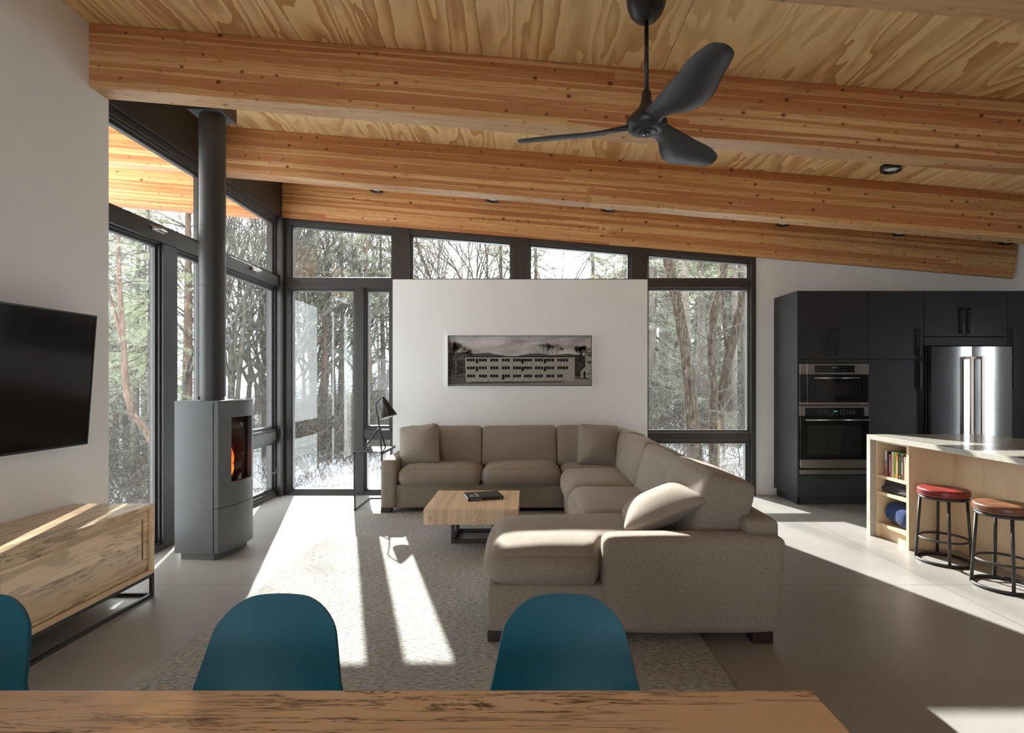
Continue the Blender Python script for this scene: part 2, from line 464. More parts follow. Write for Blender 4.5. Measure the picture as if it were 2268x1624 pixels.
M['cab'] = mottled('charcoal_lacquer', (0.018, 0.019, 0.022), 0.5, 2, 0.06)
M['cab_in'] = flat('cabinet_gap', (0.004, 0.004, 0.004), 0.8)
M['handle'] = flat('black_pull', (0.012, 0.012, 0.012), 0.35)
M['blackglass'] = flat('black_oven_glass', (0.006, 0.006, 0.006), 0.06)
M['screen'] = flat('tv_screen', (0.004, 0.004, 0.005), 0.11)
M['tvcase'] = flat('tv_case', (0.012, 0.012, 0.013), 0.35)
def steel_mat(name, c, rough, wav=0.0):
    m = NT(name); v = m.obj()
    n = m.noise(m.scale(v, (2, 2, 240)), 1.0, 2)
    h = m.noise(m.scale(v, (3.2, 3.2, 1.1)), 1.0, 1) if wav else n
    nm = m.bump(h, wav or 0.02, 0.06 if wav else 0.002)
    base = m.mix(m.step(n, 0.3, 0.7), [k * 0.93 for k in c], c)
    return m.pbr(base, rough, 1.0, nm)
M['steel'] = steel_mat('brushed_steel', (0.34, 0.335, 0.335), 0.15, 0.035)
M['steel_warm'] = steel_mat('oven_steel', (0.40, 0.345, 0.30), 0.3)
M['chrome'] = flat('satin_nickel', (0.6, 0.6, 0.6), 0.22, 1.0)
M['teal'] = mottled('teal_plastic', (0.002, 0.092, 0.140), 0.5, 3, 0.03, **{'Specular IOR Level': 0.3})
M['leather_red'] = mottled('red_leather', (0.22, 0.022, 0.020), 0.36, 9, 0.25, bump=0.15, bscale=120)
M['leather_brn'] = mottled('tan_leather', (0.17, 0.070, 0.036), 0.36, 9, 0.35, bump=0.15, bscale=120)
M['blk_cloth'] = fabric_mat('charcoal_wool', (0.040, 0.043, 0.045), 0.35, 0.5, 0.6)
M['blue_cloth'] = fabric_mat('navy_fleece', (0.018, 0.040, 0.125), 0.40, 0.5, 0.6)
M['paper'] = flat('page_paper', (0.74, 0.73, 0.70), 0.8)
M['ink_white'] = flat('white_print', (0.62, 0.62, 0.62), 0.6)
M['cover_blk'] = flat('black_book_cloth', (0.014, 0.014, 0.015), 0.5)
M['lens'] = flat('frosted_lens', (0.78, 0.80, 0.82), 0.4)
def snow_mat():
    m = NT('snow_painted_shade'); v = m.obj()
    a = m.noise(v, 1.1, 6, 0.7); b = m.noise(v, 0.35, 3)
    shade_patch = m.math('MULTIPLY', m.step(a, 0.52, 0.62), m.step(b, 0.35, 0.6))  # forest shade on the snow, put into the colour as brown patches over grey
    c = m.mix(m.math('MULTIPLY', shade_patch, 0.75), (0.60, 0.62, 0.66), (0.20, 0.165, 0.125))
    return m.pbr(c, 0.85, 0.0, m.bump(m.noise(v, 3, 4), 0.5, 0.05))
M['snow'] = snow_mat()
M['lamp_in'] = flat('lamp_white_enamel', (0.75, 0.75, 0.75), 0.4)
M['ink_dim'] = flat('grey_print', (0.16, 0.16, 0.16), 0.5)
M['mwindow'] = flat('microwave_window', (0.012, 0.012, 0.012), 0.1)
M['ovenwin'] = flat('oven_window', (0.012, 0.013, 0.010), 0.05, **{'Specular IOR Level': 1.0})
M['clock'] = emit_mat('clock_glow', [(0.0, (0.10, 0.45, 0.42)), (1.0, (0.10, 0.45, 0.42))], 0.5)
M['shade'] = flat('dark_brown_enamel', (0.020, 0.014, 0.011), 0.35)
M['tabletop_blk'] = mottled('black_metal_sheet', (0.05, 0.05, 0.05), 0.22, 14, 0.2)
M['stove_glass'] = glass_mat('stove_glass', 0.15, (0.85, 0.80, 0.76, 1))
SKY, SUN, EXPO = 3.5, 9.0, 1.17
# ------------------------------------------------------------------ room shell
SL = 0.0833                                  # roof pitch, falling to the right
BD = 0.432                                   # beam depth
def ztop(x): return 3.817 - SL * (x + 2.95)  # underside of the plywood
def zbot(x): return ztop(x) - BD             # underside of the beams
XL, XR, YR, YB = -2.95, 6.0, -4.2, 6.62      # left wall, right wall, rear, window wall

def struct(b, name, mat, label, cat, bevel=0.0, smooth=False, parent=None):
    return tag(b.build(name, mat, parent, smooth, bevel), label, cat, None, 'structure')

b = MB(); b.box(-3.16, 6.16, YR, 6.78, -0.2, 0.0)
struct(b, 'floor', M['concrete'], 'polished grey concrete floor with thin saw cut joints', 'floor')

b = MB()
x0, x1, y0, y1 = -5.7, 7.0, -4.8, 7.45
v = [(x0, y0, ztop(x0)), (x1, y0, ztop(x1)), (x1, y1, ztop(x1)), (x0, y1, ztop(x0))]
v += [(x, y, z + 0.30) for x, y, z in v]
b.add(v, [(0, 3, 2, 1), (4, 5, 6, 7), (0, 1, 5, 4), (1, 2, 6, 5), (2, 3, 7, 6), (3, 0, 4, 7)])
struct(b, 'ceiling', M['ply'], 'sloping fir plywood ceiling with swirling brown grain', 'ceiling')

def beam(y0, y1, label, xa=-5.6, xb=5.95):
    L = (xb - xa) / math.cos(math.atan(SL))
    b = MB(); b.box(0, L, 0, y1 - y0, 0, BD * math.cos(math.atan(SL)))
    o = b.build('ceiling_beam', M['beam'], None, bevel=0.006, world=False)
    o.location = (xa, y0, zbot(xa)); o.rotation_euler = (0, math.atan(SL), 0)
    return tag(o, label, 'beam', 'glulam ceiling beams', 'structure')
beam(2.19, 2.36, 'glulam fir beam cut off by the top edge, nearest of the ceiling beams')
beam(3.657, 3.827, 'deep glulam fir beam running behind the ceiling fan')
beam(5.13, 5.30, 'glulam fir beam just behind the black flue pipe top')
beam(6.60, 6.77, 'glulam fir beam lying along the head of the window wall')
beam(0.72, 0.89, 'glulam fir beam above the dining table, out of the frame')
beam(-0.75, -0.58, 'glulam fir beam behind the dining table, out of the frame')

mXZ = lambda u, v, n: (u, n, v)              # wall facing the camera: u = x, n = y
mYZ = lambda u, v, n: (-n, u, v)             # left wall: u = y, n = -x (outwards)

# white walls
b = MB(); b.prism([(YR, 0), (3.83, 0), (3.83, ztop(XL)), (YR, ztop(XL))], 2.95, 3.15, mYZ)
struct(b, 'wall_left', M['white'], 'white plaster wall carrying the television', 'wall')
b = MB(); b.prism([(-1.621, 0), (1.478, 0), (1.478, 2.63), (-1.621, 2.63)], 6.59, 6.76, mXZ)
struct(b, 'wall_back', M['white'], 'white wall panel behind the sofa below the clerestory windows', 'wall')
b = MB(); b.prism([(2.806, 0), (6.15, 0), (6.15, zbot(6.15)), (2.806, zbot(2.806))], 6.64, 6.80, mXZ)
b.prism([(5.955, zbot(5.955)), (6.15, zbot(6.15)), (6.15, ztop(6.15)), (5.955, ztop(5.955))], 6.64, 6.80, mXZ)
struct(b, 'wall_back_kitchen', M['white'], 'white wall beside and above the dark kitchen cabinets', 'wall')
b = MB(); wy0, wy1, wz = 4.50, 5.03, 2.05
b.prism([(YR, 0), (wy0, 0), (wy0, ztop(XR)), (YR, ztop(XR))], -6.15, -6.0, mYZ)
b.prism([(wy1, 0), (6.64, 0), (6.64, ztop(XR)), (wy1, ztop(XR))], -6.15, -6.0, mYZ)
b.prism([(wy0, wz), (wy1, wz), (wy1, ztop(XR)), (wy0, ztop(XR))], -6.15, -6.0, mYZ)
struct(b, 'wall_right', M['white'], 'white side wall at the kitchen end', 'wall')
b = MB(); b.box(2.812, 3.035, 6.625, 6.64, 0, 0.085)
struct(b, 'baseboard_back', M['white'], 'low white baseboard beside the dark cabinets', 'baseboard', 0.003)
# unseen rear wall behind the camera; unglazed opening added and sized for fill light
b = MB()
b.prism([(-3.15, 0), (-2.6, 0), (-2.6, ztop(-2.6)), (-3.15, ztop(-3.15))], YR - 0.15, YR, mXZ)
b.prism([(0.1, 0), (6.15, 0), (6.15, ztop(6.15)), (0.1, ztop(0.1))], YR - 0.15, YR, mXZ)
b.prism([(-2.6, 2.5), (0.1, 2.5), (0.1, ztop(0.1)), (-2.6, ztop(-2.6))], YR - 0.15, YR, mXZ)
struct(b, 'wall_rear', M['white'], 'white wall around the opening added behind the dining table for fill light', 'wall')

# dark header panels over the left windows, between the beams
b = MB(); b.prism([(3.832, zbot(XL) - 0.0), (5.128, zbot(XL)), (5.128, ztop(XL)), (3.832, ztop(XL))], 2.97, 3.13, mYZ)
struct(b, 'trim_1', M['darkpanel'], 'dark brown panel above the near left window, beside the flue', 'panel')
b = MB(); b.prism([(5.302, zbot(XL)), (6.598, zbot(XL)), (6.598, ztop(XL)), (5.302, ztop(XL))], 2.97, 3.13, mYZ)
struct(b, 'trim_2', M['darkpanel'], 'dark brown panel above the far left window, in the corner', 'panel')
# posts
zl = zbot(-3.0) - 0.001
b = MB(); b.box(-3.10, -2.975, 5.06, 5.34, 0, zbot(-2.965) - 0.002)
struct(b, 'trim_3', M['bronze'], 'dark metal post between the left windows, behind the flue', 'post', 0.004)
b = MB(); b.box(-3.13, -2.955, 6.53, 6.75, 0, zbot(-2.955) - 0.002)
struct(b, 'trim_4', M['bronze'], 'dark metal corner post where the window walls meet', 'post', 0.004)
for i, (xa, xb, zz, lab) in enumerate(((-1.632, -1.422, 2.632, 'dark post above the left end of the white wall'),
                                       (-0.166, 0.028, 2.632, 'dark post between the two clerestory windows'),
                                       (1.284, 1.482, 2.632, 'dark post above the right end of the white wall'))):
    b = MB(); b.prism([(xa, zz), (xb, zz), (xb, zbot(xb) - 0.001), (xa, zbot(xa) - 0.001)], 6.605, 6.75, mXZ)
    struct(b, 'trim_%d' % (5 + i), M['darkpanel'], lab, 'post', 0.003)

# windows ---------------------------------------------------------------
def window(name, label, mp, n, head, base):
    """mp maps (u,v,n); n = (front, back, glass); head(u) top line; base point for the Empty"""
    t = thing(name, label, 'window', base, kind='structure')
    t['_n'] = n
    W = dict(t=t, mp=mp, n=n, head=head)
    return W
def bar(W, name, poly, dn=(0.0, 0.0), mat='bronze', bevel=0.003):
    b = MB(); b.prism(poly, W['n'][0] + dn[0], W['n'][1] + dn[1], W['mp'])
    return b.build(name, M[mat], W['t'], bevel=bevel)
def lite(W, u0, u1, v0, v1, w=0.035, vt=None):
    """a glazed lite: stepped sash ring and a pane; vt(u) gives a sloping head"""
    f = vt or (lambda u: v1)
    out = [(u0, v0), (u1, v0), (u1, f(u1)), (u0, f(u0))]
    inn = [(u0 + w, v0 + w), (u1 - w, v0 + w), (u1 - w, f(u1 - w) - w), (u0 + w, f(u0 + w) - w)]
    w2 = w * 0.45
    mid = [(u0 + w2, v0 + w2), (u1 - w2, v0 + w2), (u1 - w2, f(u1 - w2) - w2), (u0 + w2, f(u0 + w2) - w2)]
    b = MB()
    b.ring(out, mid, W['n'][0] + 0.012, W['n'][1] - 0.004, W['mp'])
    b.ring(mid, inn, W['n'][0] + 0.034, W['n'][1] - 0.012, W['mp'])
    s = b.build('sash', M['bronze'], W['t'], bevel=0.002)
    g = MB(); g.prism([(a + (0.001 if i in (0, 3) else -0.001), c) for i, (a, c) in enumerate(inn)], W['n'][2] - 0.004, W['n'][2] + 0.004, W['mp'])
    g.build('pane', M['glass'], s)
    return s

nB = (6.625, 6.745, 6.69)
nL = (3.0, 3.09, 3.06)
TR0, TR1 = 2.535, 2.645      # transom band

# left wall, near bay
for wname, ua, ub, lab in (('window_1', 3.80, 5.06, 'tall dark-framed window beside the white wall, behind the media console'),
                           ('window_2', 5.34, 6.53, 'tall dark-framed window right of the stove, in the left glass wall')):
    W = window(wname, lab, mYZ, nL, None, (-3.06, ua, 0))
    hd = zbot(-3.0) - 0.005
    bar(W, 'head_frame', [(ua, hd - 0.055), (ub, hd - 0.055), (ub, hd), (ua, hd)])
    bar(W, 'sill_frame', [(ua, 0), (ub, 0), (ub, 0.05), (ua, 0.05)])
    bar(W, 'transom', [(ua, TR0), (ub, TR0), (ub, TR1), (ua, TR1)], (-0.02, 0))
    lite(W, ua, ub, TR1, hd - 0.055, 0.05)
    if wname == 'window_1':
        bar(W, 'mullion', [(4.47, 0.05), (4.65, 0.05), (4.65, TR0), (4.47, TR0)], (-0.01, 0))
        lite(W, ua, 4.47, 0.05, TR0, 0.04)
        bar(W, 'crossbar', [(4.65, 0.70), (ub, 0.70), (ub, 0.80), (4.65, 0.80)])
        lite(W, 4.65, ub, 0.80, TR0, 0.045)
        lite(W, 4.65, ub, 0.05, 0.70, 0.045)
        hy = 4.36
    else:
        bar(W, 'crossbar', [(ua, 0.69), (ub, 0.69), (ub, 0.79), (ua, 0.79)])
        lite(W, ua, ub, 0.79, TR0, 0.06)
        lite(W, ua, ub, 0.05, 0.69, 0.06)
        hy = 5.93
        h = MB(); h.tube([(-2.99, 6.40, 0.30), (-2.955, 6.40, 0.31), (-2.945, 6.43, 0.36), (-2.945, 6.44, 0.40)], 0.008, 6)
        h.build('crank_handle', M['handle'], W['t'], smooth=True)
    h = MB(); h.box(-2.985, -2.955, hy - 0.07, hy + 0.07, TR1 - 0.05, TR1 - 0.012)
    h.tube([(-2.955, hy - 0.05, TR1 - 0.03), (-2.935, hy, TR1 - 0.022), (-2.935, hy + 0.065, TR1 - 0.03)], 0.010, 8)
    h.build('latch', M['chrome'], W['t'], bevel=0.004)

# corner bay of the window wall
hdB = lambda u: zbot(u) - 0.004
W = window('window_3', 'dark-framed corner window behind the side table and lamp', mXZ, nB, None, (-2.3, 6.68, 0))
bar(W, 'jamb', [(-2.955, 0), (-2.90, 0), (-2.90, hdB(-2.90)), (-2.955, hdB(-2.955))])
bar(W, 'jamb', [(-1.640, 0), (-1.622, 0), (-1.622, 2.63), (-1.640, 2.63)])
bar(W, 'head_frame', [(-2.90, hdB(-2.9) - 0.05), (-1.632, hdB(-1.632) - 0.05), (-1.632, hdB(-1.632)), (-2.90, hdB(-2.9))])
bar(W, 'sill_frame', [(-2.90, 0), (-1.64, 0), (-1.64, 0.03), (-2.90, 0.03)])
bar(W, 'transom', [(-2.90, TR0), (-1.632, TR0), (-1.632, 2.63), (-2.90, 2.63)], (-0.012, 0))
bar(W, 'mullion', [(-2.085, 0.03), (-1.985, 0.03), (-1.985, TR0), (-2.085, TR0)], (-0.012, 0))
bar(W, 'crossbar', [(-1.985, 0.70), (-1.64, 0.70), (-1.64, 0.80), (-1.985, 0.80)])
lite(W, -2.90, -1.622, 2.63, 0, 0.036, lambda u: hdB(u) - 0.05)
lite(W, -2.90, -2.085, 0.03, TR0, 0.036)
lite(W, -1.985, -1.64, 0.80, TR0, 0.045)
lite(W, -1.985, -1.64, 0.03, 0.70, 0.030)
h = MB(); h.box(-1.76, -1.66, 6.60, 6.626, 0.79, 0.81); h.build('crank_handle', M['chrome'], W['t'], bevel=0.004)
# clerestories
for wname, ua, ub, lab in (('window_4', -1.422, -0.166, 'low sloping clerestory window above the left half of the white wall'),
                           ('window_5', 0.028, 1.284, 'low sloping clerestory window above the right half of the white wall')):
    W = window(wname, lab, mXZ, nB, None, ((ua + ub) / 2, 6.68, 2.63))
    bar(W, 'head_frame', [(ua, hdB(ua) - 0.05), (ub, hdB(ub) - 0.05), (ub, hdB(ub)), (ua, hdB(ua))])
    lite(W, ua, ub, 2.62, 0, 0.034, lambda u: hdB(u) - 0.05)
# right bay
W = window('window_6', 'tall dark-framed window between the white wall and the kitchen', mXZ, nB, None, (2.1, 6.68, 0))
bar(W, 'jamb', [(2.745, 0), (2.806, 0), (2.806, hdB(2.806)), (2.745, hdB(2.745))], (-0.02, 0))
bar(W, 'jamb', [(1.478, 0), (1.486, 0), (1.486, 2.63), (1.478, 2.63)])
bar(W, 'head_frame', [(1.482, hdB(1.482) - 0.05), (2.745, hdB(2.745) - 0.05), (2.745, hdB(2.745)), (1.482, hdB(1.482))])
bar(W, 'sill_frame', [(1.486, 0), (2.745, 0), (2.745, 0.04), (1.486, 0.04)])
bar(W, 'transom', [(1.482, TR0), (2.745, TR0), (2.745, 2.63), (1.482, 2.63)], (-0.012, 0))
bar(W, 'crossbar', [(1.482, 0.675), (2.745, 0.675), (2.745, 0.765), (1.482, 0.765)], (-0.012, 0))
lite(W, 1.482, 2.745, 2.63, 0, 0.030, lambda u: hdB(u) - 0.05)
lite(W, 1.482, 2.745, 0.765, TR0, 0.026)
lite(W, 1.482, 2.745, 0.04, 0.675, 0.050)

# narrow side window beyond the right edge of the picture
W = window('window_7', 'narrow side window at the kitchen end, seen only as a reflection', lambda u, v, n: (n, u, v), (6.03, 6.12, 6.08), None, (6.08, 4.7, 0))
lite(W, wy0 + 0.001, wy1 - 0.001, 0.001, wz - 0.001, 0.05)

# recessed downlights ------------------------------------------------------
def downlight(x, y, label, r=0.078):
    z = ztop(x)
    t = thing('downlight', label, 'light', (x, y, z), group='recessed ceiling lights')
    t.rotation_euler = (0, math.atan(SL), 0)
    b = MB(); b.lathe([(r * 0.80, 0.0), (r * 0.81, -0.020), (r * 0.88, -0.046), (r, -0.046), (r * 1.02, -0.030), (r * 1.02, 0.0)], n=36)
    b.build('trim_ring', M['handle'], t, smooth=True, world=False)
    b = MB(); b.lathe([(0.0, -0.036), (r * 0.45, -0.034), (r * 0.82, -0.024), (r * 0.82, 0.0)], n=36)
    b.build('lens', M['lens'], t, smooth=True, world=False)
downlight(-1.80, 6.50, 'black-rimmed recessed light at the beam over the corner window')
downlight(-0.40, 6.50, 'black-rimmed recessed light above the left clerestory window')
downlight(0.99, 6.50, 'black-rimmed recessed light above the right clerestory window')
downlight(3.09, 6.50, 'black-rimmed recessed light just right of the tall right window')
downlight(4.485, 6.50, 'black-rimmed recessed light above the pantry cabinet')
downlight(5.78, 6.50, 'black-rimmed recessed light above the refrigerator end, at the right edge')
downlight(3.235, 4.80, 'largest-looking recessed light with white lens, between two beams at upper right', 0.082)
# ------------------------------------------------------------------ stove and flue
M['firebrick'] = mottled('sooty_firebrick', (0.055, 0.028, 0.018), 0.9, 7, 0.5)

def stove2():
    """stove: local x = towards the room (front), y = across the front, built as a hollow box so the fire sits inside"""
    t = thing('wood_stove', 'grey steel wood stove with a fire behind its curved glass door', 'stove', (-2.389, 4.197, 0), math.radians(6) * -1)
    D, Wd = 0.36, 0.455
    bul = lambda s: 0.036 * (1 - (2 * s / Wd - 1) ** 2)
    NS = 20
    mP = lambda u, v, n: (u, v, n)
    def plan(x_off, x_back, y0, y1):
        p = [(bul(y0 + (y1 - y0) * i / NS) + x_off, y0 + (y1 - y0) * i / NS) for i in range(NS + 1)]
        return p + [(x_back, y1), (x_back, y0)]
    b = MB(); xf = -0.040
    b.box(-D, xf, 0, 0.02, 0.05, 1.228); b.box(-D, xf, Wd - 0.02, Wd, 0.05, 1.228)
    b.box(-D, -D + 0.02, 0.02, Wd - 0.02, 0.05, 1.228)
    b.box(-D + 0.02, xf, 0.02, Wd - 0.02, 0.05, 0.07); b.box(-D + 0.02, xf, 0.02, Wd - 0.02, 1.13, 1.228)
    b.build('body', M['stove'], t, world=False)
    b = MB(); b.prism(plan(-0.045, -D + 0.045, 0.012, Wd - 0.03), 0.0, 0.05, mP)
    b.build('plinth', M['stove'], t, world=False)
    b = MB(); b.prism(plan(0.004, -D, -0.002, Wd + 0.002), 1.228, 1.240, mP)
    b.build('top_plate', M['stove'], t, bevel=0.002, world=False)
    def shell(z0, z1, hole=None, th=0.036, gap=0.003):
        b = MB()
        ss = sorted(set([gap + (Wd - 2 * gap) * i / 28 for i in range(29)] + ([hole[0], hole[1]] if hole else [])))
        zs = sorted(set([z0, z1] + ([hole[2], hole[3]] if hole else [])))
        O = {}; I = {}
        for i, s in enumerate(ss):
            for j, z in enumerate(zs):
                O[i, j] = len(b.v); b.v.append((bul(s), s, z))
                I[i, j] = len(b.v); b.v.append((bul(s) - th, s, z))
        def solid(i, j):
            if i < 0 or j < 0 or i >= len(ss) - 1 or j >= len(zs) - 1: return False
            if not hole: return True
            sm, zm = (ss[i] + ss[i + 1]) / 2, (zs[j] + zs[j + 1]) / 2
            return not (hole[0] < sm < hole[1] and hole[2] < zm < hole[3])
        def q(*a): b.f.append(list(a)); b.m.append(0)
        for i in range(len(ss) - 1):
            for j in range(len(zs) - 1):
                if not solid(i, j): continue
                q(O[i, j], O[i + 1, j], O[i + 1, j + 1], O[i, j + 1])
                q(I[i, j], I[i, j + 1], I[i + 1, j + 1], I[i + 1, j])
                if not solid(i - 1, j): q(O[i, j], O[i, j + 1], I[i, j + 1], I[i, j])
                if not solid(i + 1, j): q(O[i + 1, j], I[i + 1, j], I[i + 1, j + 1], O[i + 1, j + 1])
                if not solid(i, j - 1): q(O[i, j], I[i, j], I[i + 1, j], O[i + 1, j])
                if not solid(i, j + 1): q(O[i, j + 1], O[i + 1, j + 1], I[i + 1, j + 1], I[i, j + 1])
        return b
    hole = (0.125, 0.415, 0.585, 1.105)
    d = edge_split_smooth(shell(0.405, 1.226, hole).build('door', M['stove'], t, smooth=True, world=False), 30)
    edge_split_smooth(shell(0.054, 0.401).build('lower_door', M['stove'], t, smooth=True, world=False), 30)
    b = MB(); n = 16
    for i in range(n + 1):
        s = hole[0] + (hole[1] - hole[0]) * i / n
        b.v += [(bul(s) - 0.030, s, hole[2]), (bul(s) - 0.030, s, hole[3])]
    for i in range(n):
        b.f.append([2 * i, 2 * i + 2, 2 * i + 3, 2 * i + 1]); b.m.append(0)
    g = b.build('door_glass', M['stove_glass'], d, smooth=True, world=False, fix=False)
    sm = g.modifiers.new('solid', 'SOLIDIFY'); sm.thickness = 0.004
    # lined firebox
    b = MB(); w = 0.012
    b.box(-D + 0.03, -D + 0.03 + w, 0.04, Wd - 0.04, 0.54, 1.12)
    b.box(-D + 0.03 + w, -0.045, 0.04, 0.04 + w, 0.54, 1.12); b.box(-D + 0.03 + w, -0.045, Wd - 0.04 - w, Wd - 0.04, 0.54, 1.12)
    b.box(-D + 0.03 + w, -0.045, 0.04 + w, Wd - 0.04 - w, 0.54, 0.555); b.box(-D + 0.03 + w, -0.045, 0.04 + w, Wd - 0.04 - w, 1.105, 1.12)
    b.box(-0.16, -0.045, 0.04 + w, Wd - 0.04 - w, 1.0, 1.105)
    b.build('firebox', M['firebrick'], t, world=False)
    rng = random.Random(11)
    for k in range(3):
        b = MB()
        yy = 0.14 + 0.07 * k
        b.tube([(-0.26 + 0.03 * k, yy - 0.03, 0.59 + 0.035 * (k % 2)), (-0.18, yy + 0.02, 0.605 + 0.03 * (k % 2)), (-0.085, yy + 0.06, 0.595 + 0.03 * (k % 2))], [0.030, 0.033, 0.028], 10)
        b.build('log', M['char'], t, smooth=True, world=False)
    for k in range(24):
        y = rng.uniform(0.135, 0.31); x = rng.uniform(-0.115, -0.060); z0 = rng.uniform(0.60, 0.66); h = rng.uniform(0.16, 0.36)
        if k % 4 == 3: z0 = rng.uniform(0.70, 0.82); h = rng.uniform(0.08, 0.18)
        w = rng.uniform(0.008, 0.017); ph = rng.uniform(0, 6)
        pts, rs = [], []
        for i in range(11):
            s = i / 10
            pts.append((x + 0.018 * math.sin(ph + 6 * s) * s, y + 0.035 * math.sin(ph * 1.7 + 5 * s) * s, min(0.99, z0 + h * s)))
            rs.append(max(0.001, w * math.sin(PI * min(1, s * 0.92 + 0.08)) ** 1.3 * (1 - s * 0.5)))
        b = MB(); b.tube(pts, rs, 7)
        b.build('flame', M['flame'], t, smooth=True, world=False)
    return t
M['char'] = mottled('charred_log', (0.03, 0.022, 0.018), 0.9, 20, 0.6)
M['flame'] = emit_mat('fire', [(0.0, (0.9, 0.26, 0.05)), (0.35, (1.0, 0.20, 0.03)), (0.75, (0.65, 0.09, 0.012)), (1.0, (0.22, 0.025, 0.004))], 1.05)
stove2()

t = thing('flue_pipe', 'round charcoal flue pipe rising from the stove to the ceiling', 'pipe', (-2.575, 4.45, 1.24))
PX, PY = -2.575, 4.45
b = MB(); b.lathe([(0.090, 1.2405), (0.090, 1.27)], (PX, PY, 0), 40); b.build('collar', M['flue'], t, smooth=False)
b = MB(); b.lathe([(0.098, 1.268), (0.098, 2.165), (0.0965, 2.168), (0.0965, 2.172), (0.098, 2.175), (0.098, 2.655), (0.0965, 2.658), (0.0965, 2.662), (0.098, 2.665), (0.098, 3.60)], (PX, PY, 0), 48)
edge_split_smooth(b.build('pipe', M['flue'], t, smooth=True), 20)
b = MB(); z = 3.565
b.prism([(PX - 0.13, ztop(PX - 0.13)), (PX + 0.13, ztop(PX + 0.13)), (PX + 0.13, z), (PX - 0.13, z)], PY - 0.13, PY + 0.13, mXZ)
b.build('ceiling_box', M['flue'], t, bevel=0.002)

# ------------------------------------------------------------------ television
t = thing('television', 'large black flat television tilted on the white left wall', 'television', (-2.84, 2.8, 1.40))
ang = math.radians(4.2)
def tvp(y, z, n):   # z measured up the panel from its centre, n out of the screen
    return (-2.825 + n * math.cos(ang) + z * math.sin(ang), y, 1.404 + z * math.cos(ang) - n * math.sin(ang))
def tvbox(y0, y1, z0, z1, n0, n1):
    b = MB()
    v = [tvp(y, z, n) for n in (n0, n1) for y, z in ((y0, z0), (y1, z0), (y1, z1), (y0, z1))]
    return b.add(v, [(0, 1, 2, 3), (7, 6, 5, 4), (0, 4, 5, 1), (1, 5, 6, 2), (2, 6, 7, 3), (3, 7, 4, 0)])
Y0, Y1, HZ = 2.07, 3.525, 0.418
tvbox(Y0, Y1, -HZ, HZ, -0.035, 0.0).build('case', M['tvcase'], t, bevel=0.004)
b = MB(); bw = 0.009
for a in ((Y0, Y1, -HZ, -HZ + 0.013), (Y0, Y1, HZ - bw, HZ), (Y0, Y0 + bw, -HZ + 0.013, HZ - bw), (Y1 - bw, Y1, -HZ + 0.013, HZ - bw)):
    q = tvbox(a[0], a[1], a[2], a[3], 0.0, 0.005); b.add(q.v, q.f)
b.build('bezel', M['tvcase'], t)
tvbox(Y0 + bw, Y1 - bw, -HZ + 0.013, HZ - bw, 0.0, 0.002).build('screen', M['screen'], t)
b = MB(); b.box(-2.949, -2.87, 2.6, 3.0, 1.25, 1.55); b.build('wall_mount', M['tvcase'], t)

# ------------------------------------------------------------------ media console
t = thing('media_console', 'long spalted wood media console on a black metal frame below the television', 'console', (-2.68, 2.6, 0))
cx0, cx1, cy0, cy1, cz0, cz1 = -2.945, -2.42, 1.50, 3.53, 0.150, 0.598
b = MB(); b.box(cx0, cx1, cy0, cy1, cz1 - 0.026, cz1); b.build('top', M['console'], t, bevel=0.002)
b = MB(); b.box(cx0, cx1, cy0, cy1, cz0, cz0 + 0.026); b.build('bottom_panel', M['console_edge'], t, bevel=0.002)
for y in (cy0, cy1 - 0.026):
    b = MB(); b.box(cx0, cx1, y, y + 0.026, cz0 + 0.026, cz1 - 0.026); b.build('side_panel', M['console_edge'], t, bevel=0.002)
b = MB(); b.box(cx0, cx0 + 0.012, cy0 + 0.026, cy1 - 0.026, cz0 + 0.026, cz1 - 0.026); b.build('back_panel', M['console_edge'], t)
for i, (ya, yb) in enumerate(((cy0 + 0.028, 2.512), (2.516, cy1 - 0.028))):
    d = MB()
    zs0, zs1 = cz0 + 0.032, cz1 - 0.030
    gy = yb - 0.055 if i else ya + 0.055
    gz0, gz1 = cz0 + 0.11, cz1 - 0.085
    xa, xb = cx1 - 0.042, cx1 - 0.020
    d.box(xa, xb, ya, gy - 0.008, zs0, zs1); d.box(xa, xb, gy + 0.008, yb, zs0, zs1)
    d.box(xa, xb, gy - 0.008, gy + 0.008, zs0, gz0); d.box(xa, xb, gy - 0.008, gy + 0.008, gz1, zs1)
    dd = d.build('door', M['console'], t)
    b = MB(); b.box(xa, xa + 0.006, gy - 0.008, gy + 0.008, gz0, gz1); b.build('finger_groove', M['foot'], dd)
b = MB(); w = 0.020
for x in (cx0 + 0.02, cx1 - 0.012):
    b.bar((x, cy0 + 0.01, 0.01), (x, cy1 - 0.01, 0.01), w); b.bar((x, cy0 + 0.01, cz0 - 0.01), (x, cy1 - 0.01, cz0 - 0.01), w)
    for y in (cy0 + 0.01, cy1 - 0.01): b.bar((x, y, 0.0), (x, y, cz0), w)
for y in (cy0 + 0.01, cy1 - 0.01):
    b.bar((cx0 + 0.02, y, 0.01), (cx1 - 0.012, y, 0.01), w); b.bar((cx0 + 0.02, y, cz0 - 0.01), (cx1 - 0.012, y, cz0 - 0.01), w)
b.build('leg_frame', M['steel_blk'], t)

# ------------------------------------------------------------------ rug
b = MB(); b.box(-1.79, 0.95, 2.10, 5.79, 0.0005, 0.012)
tag(b.build('rug', M['rug'], None, bevel=0.004), 'large flecked grey woven rug under the sofa and coffee table', 'rug')
RZ = 0.012

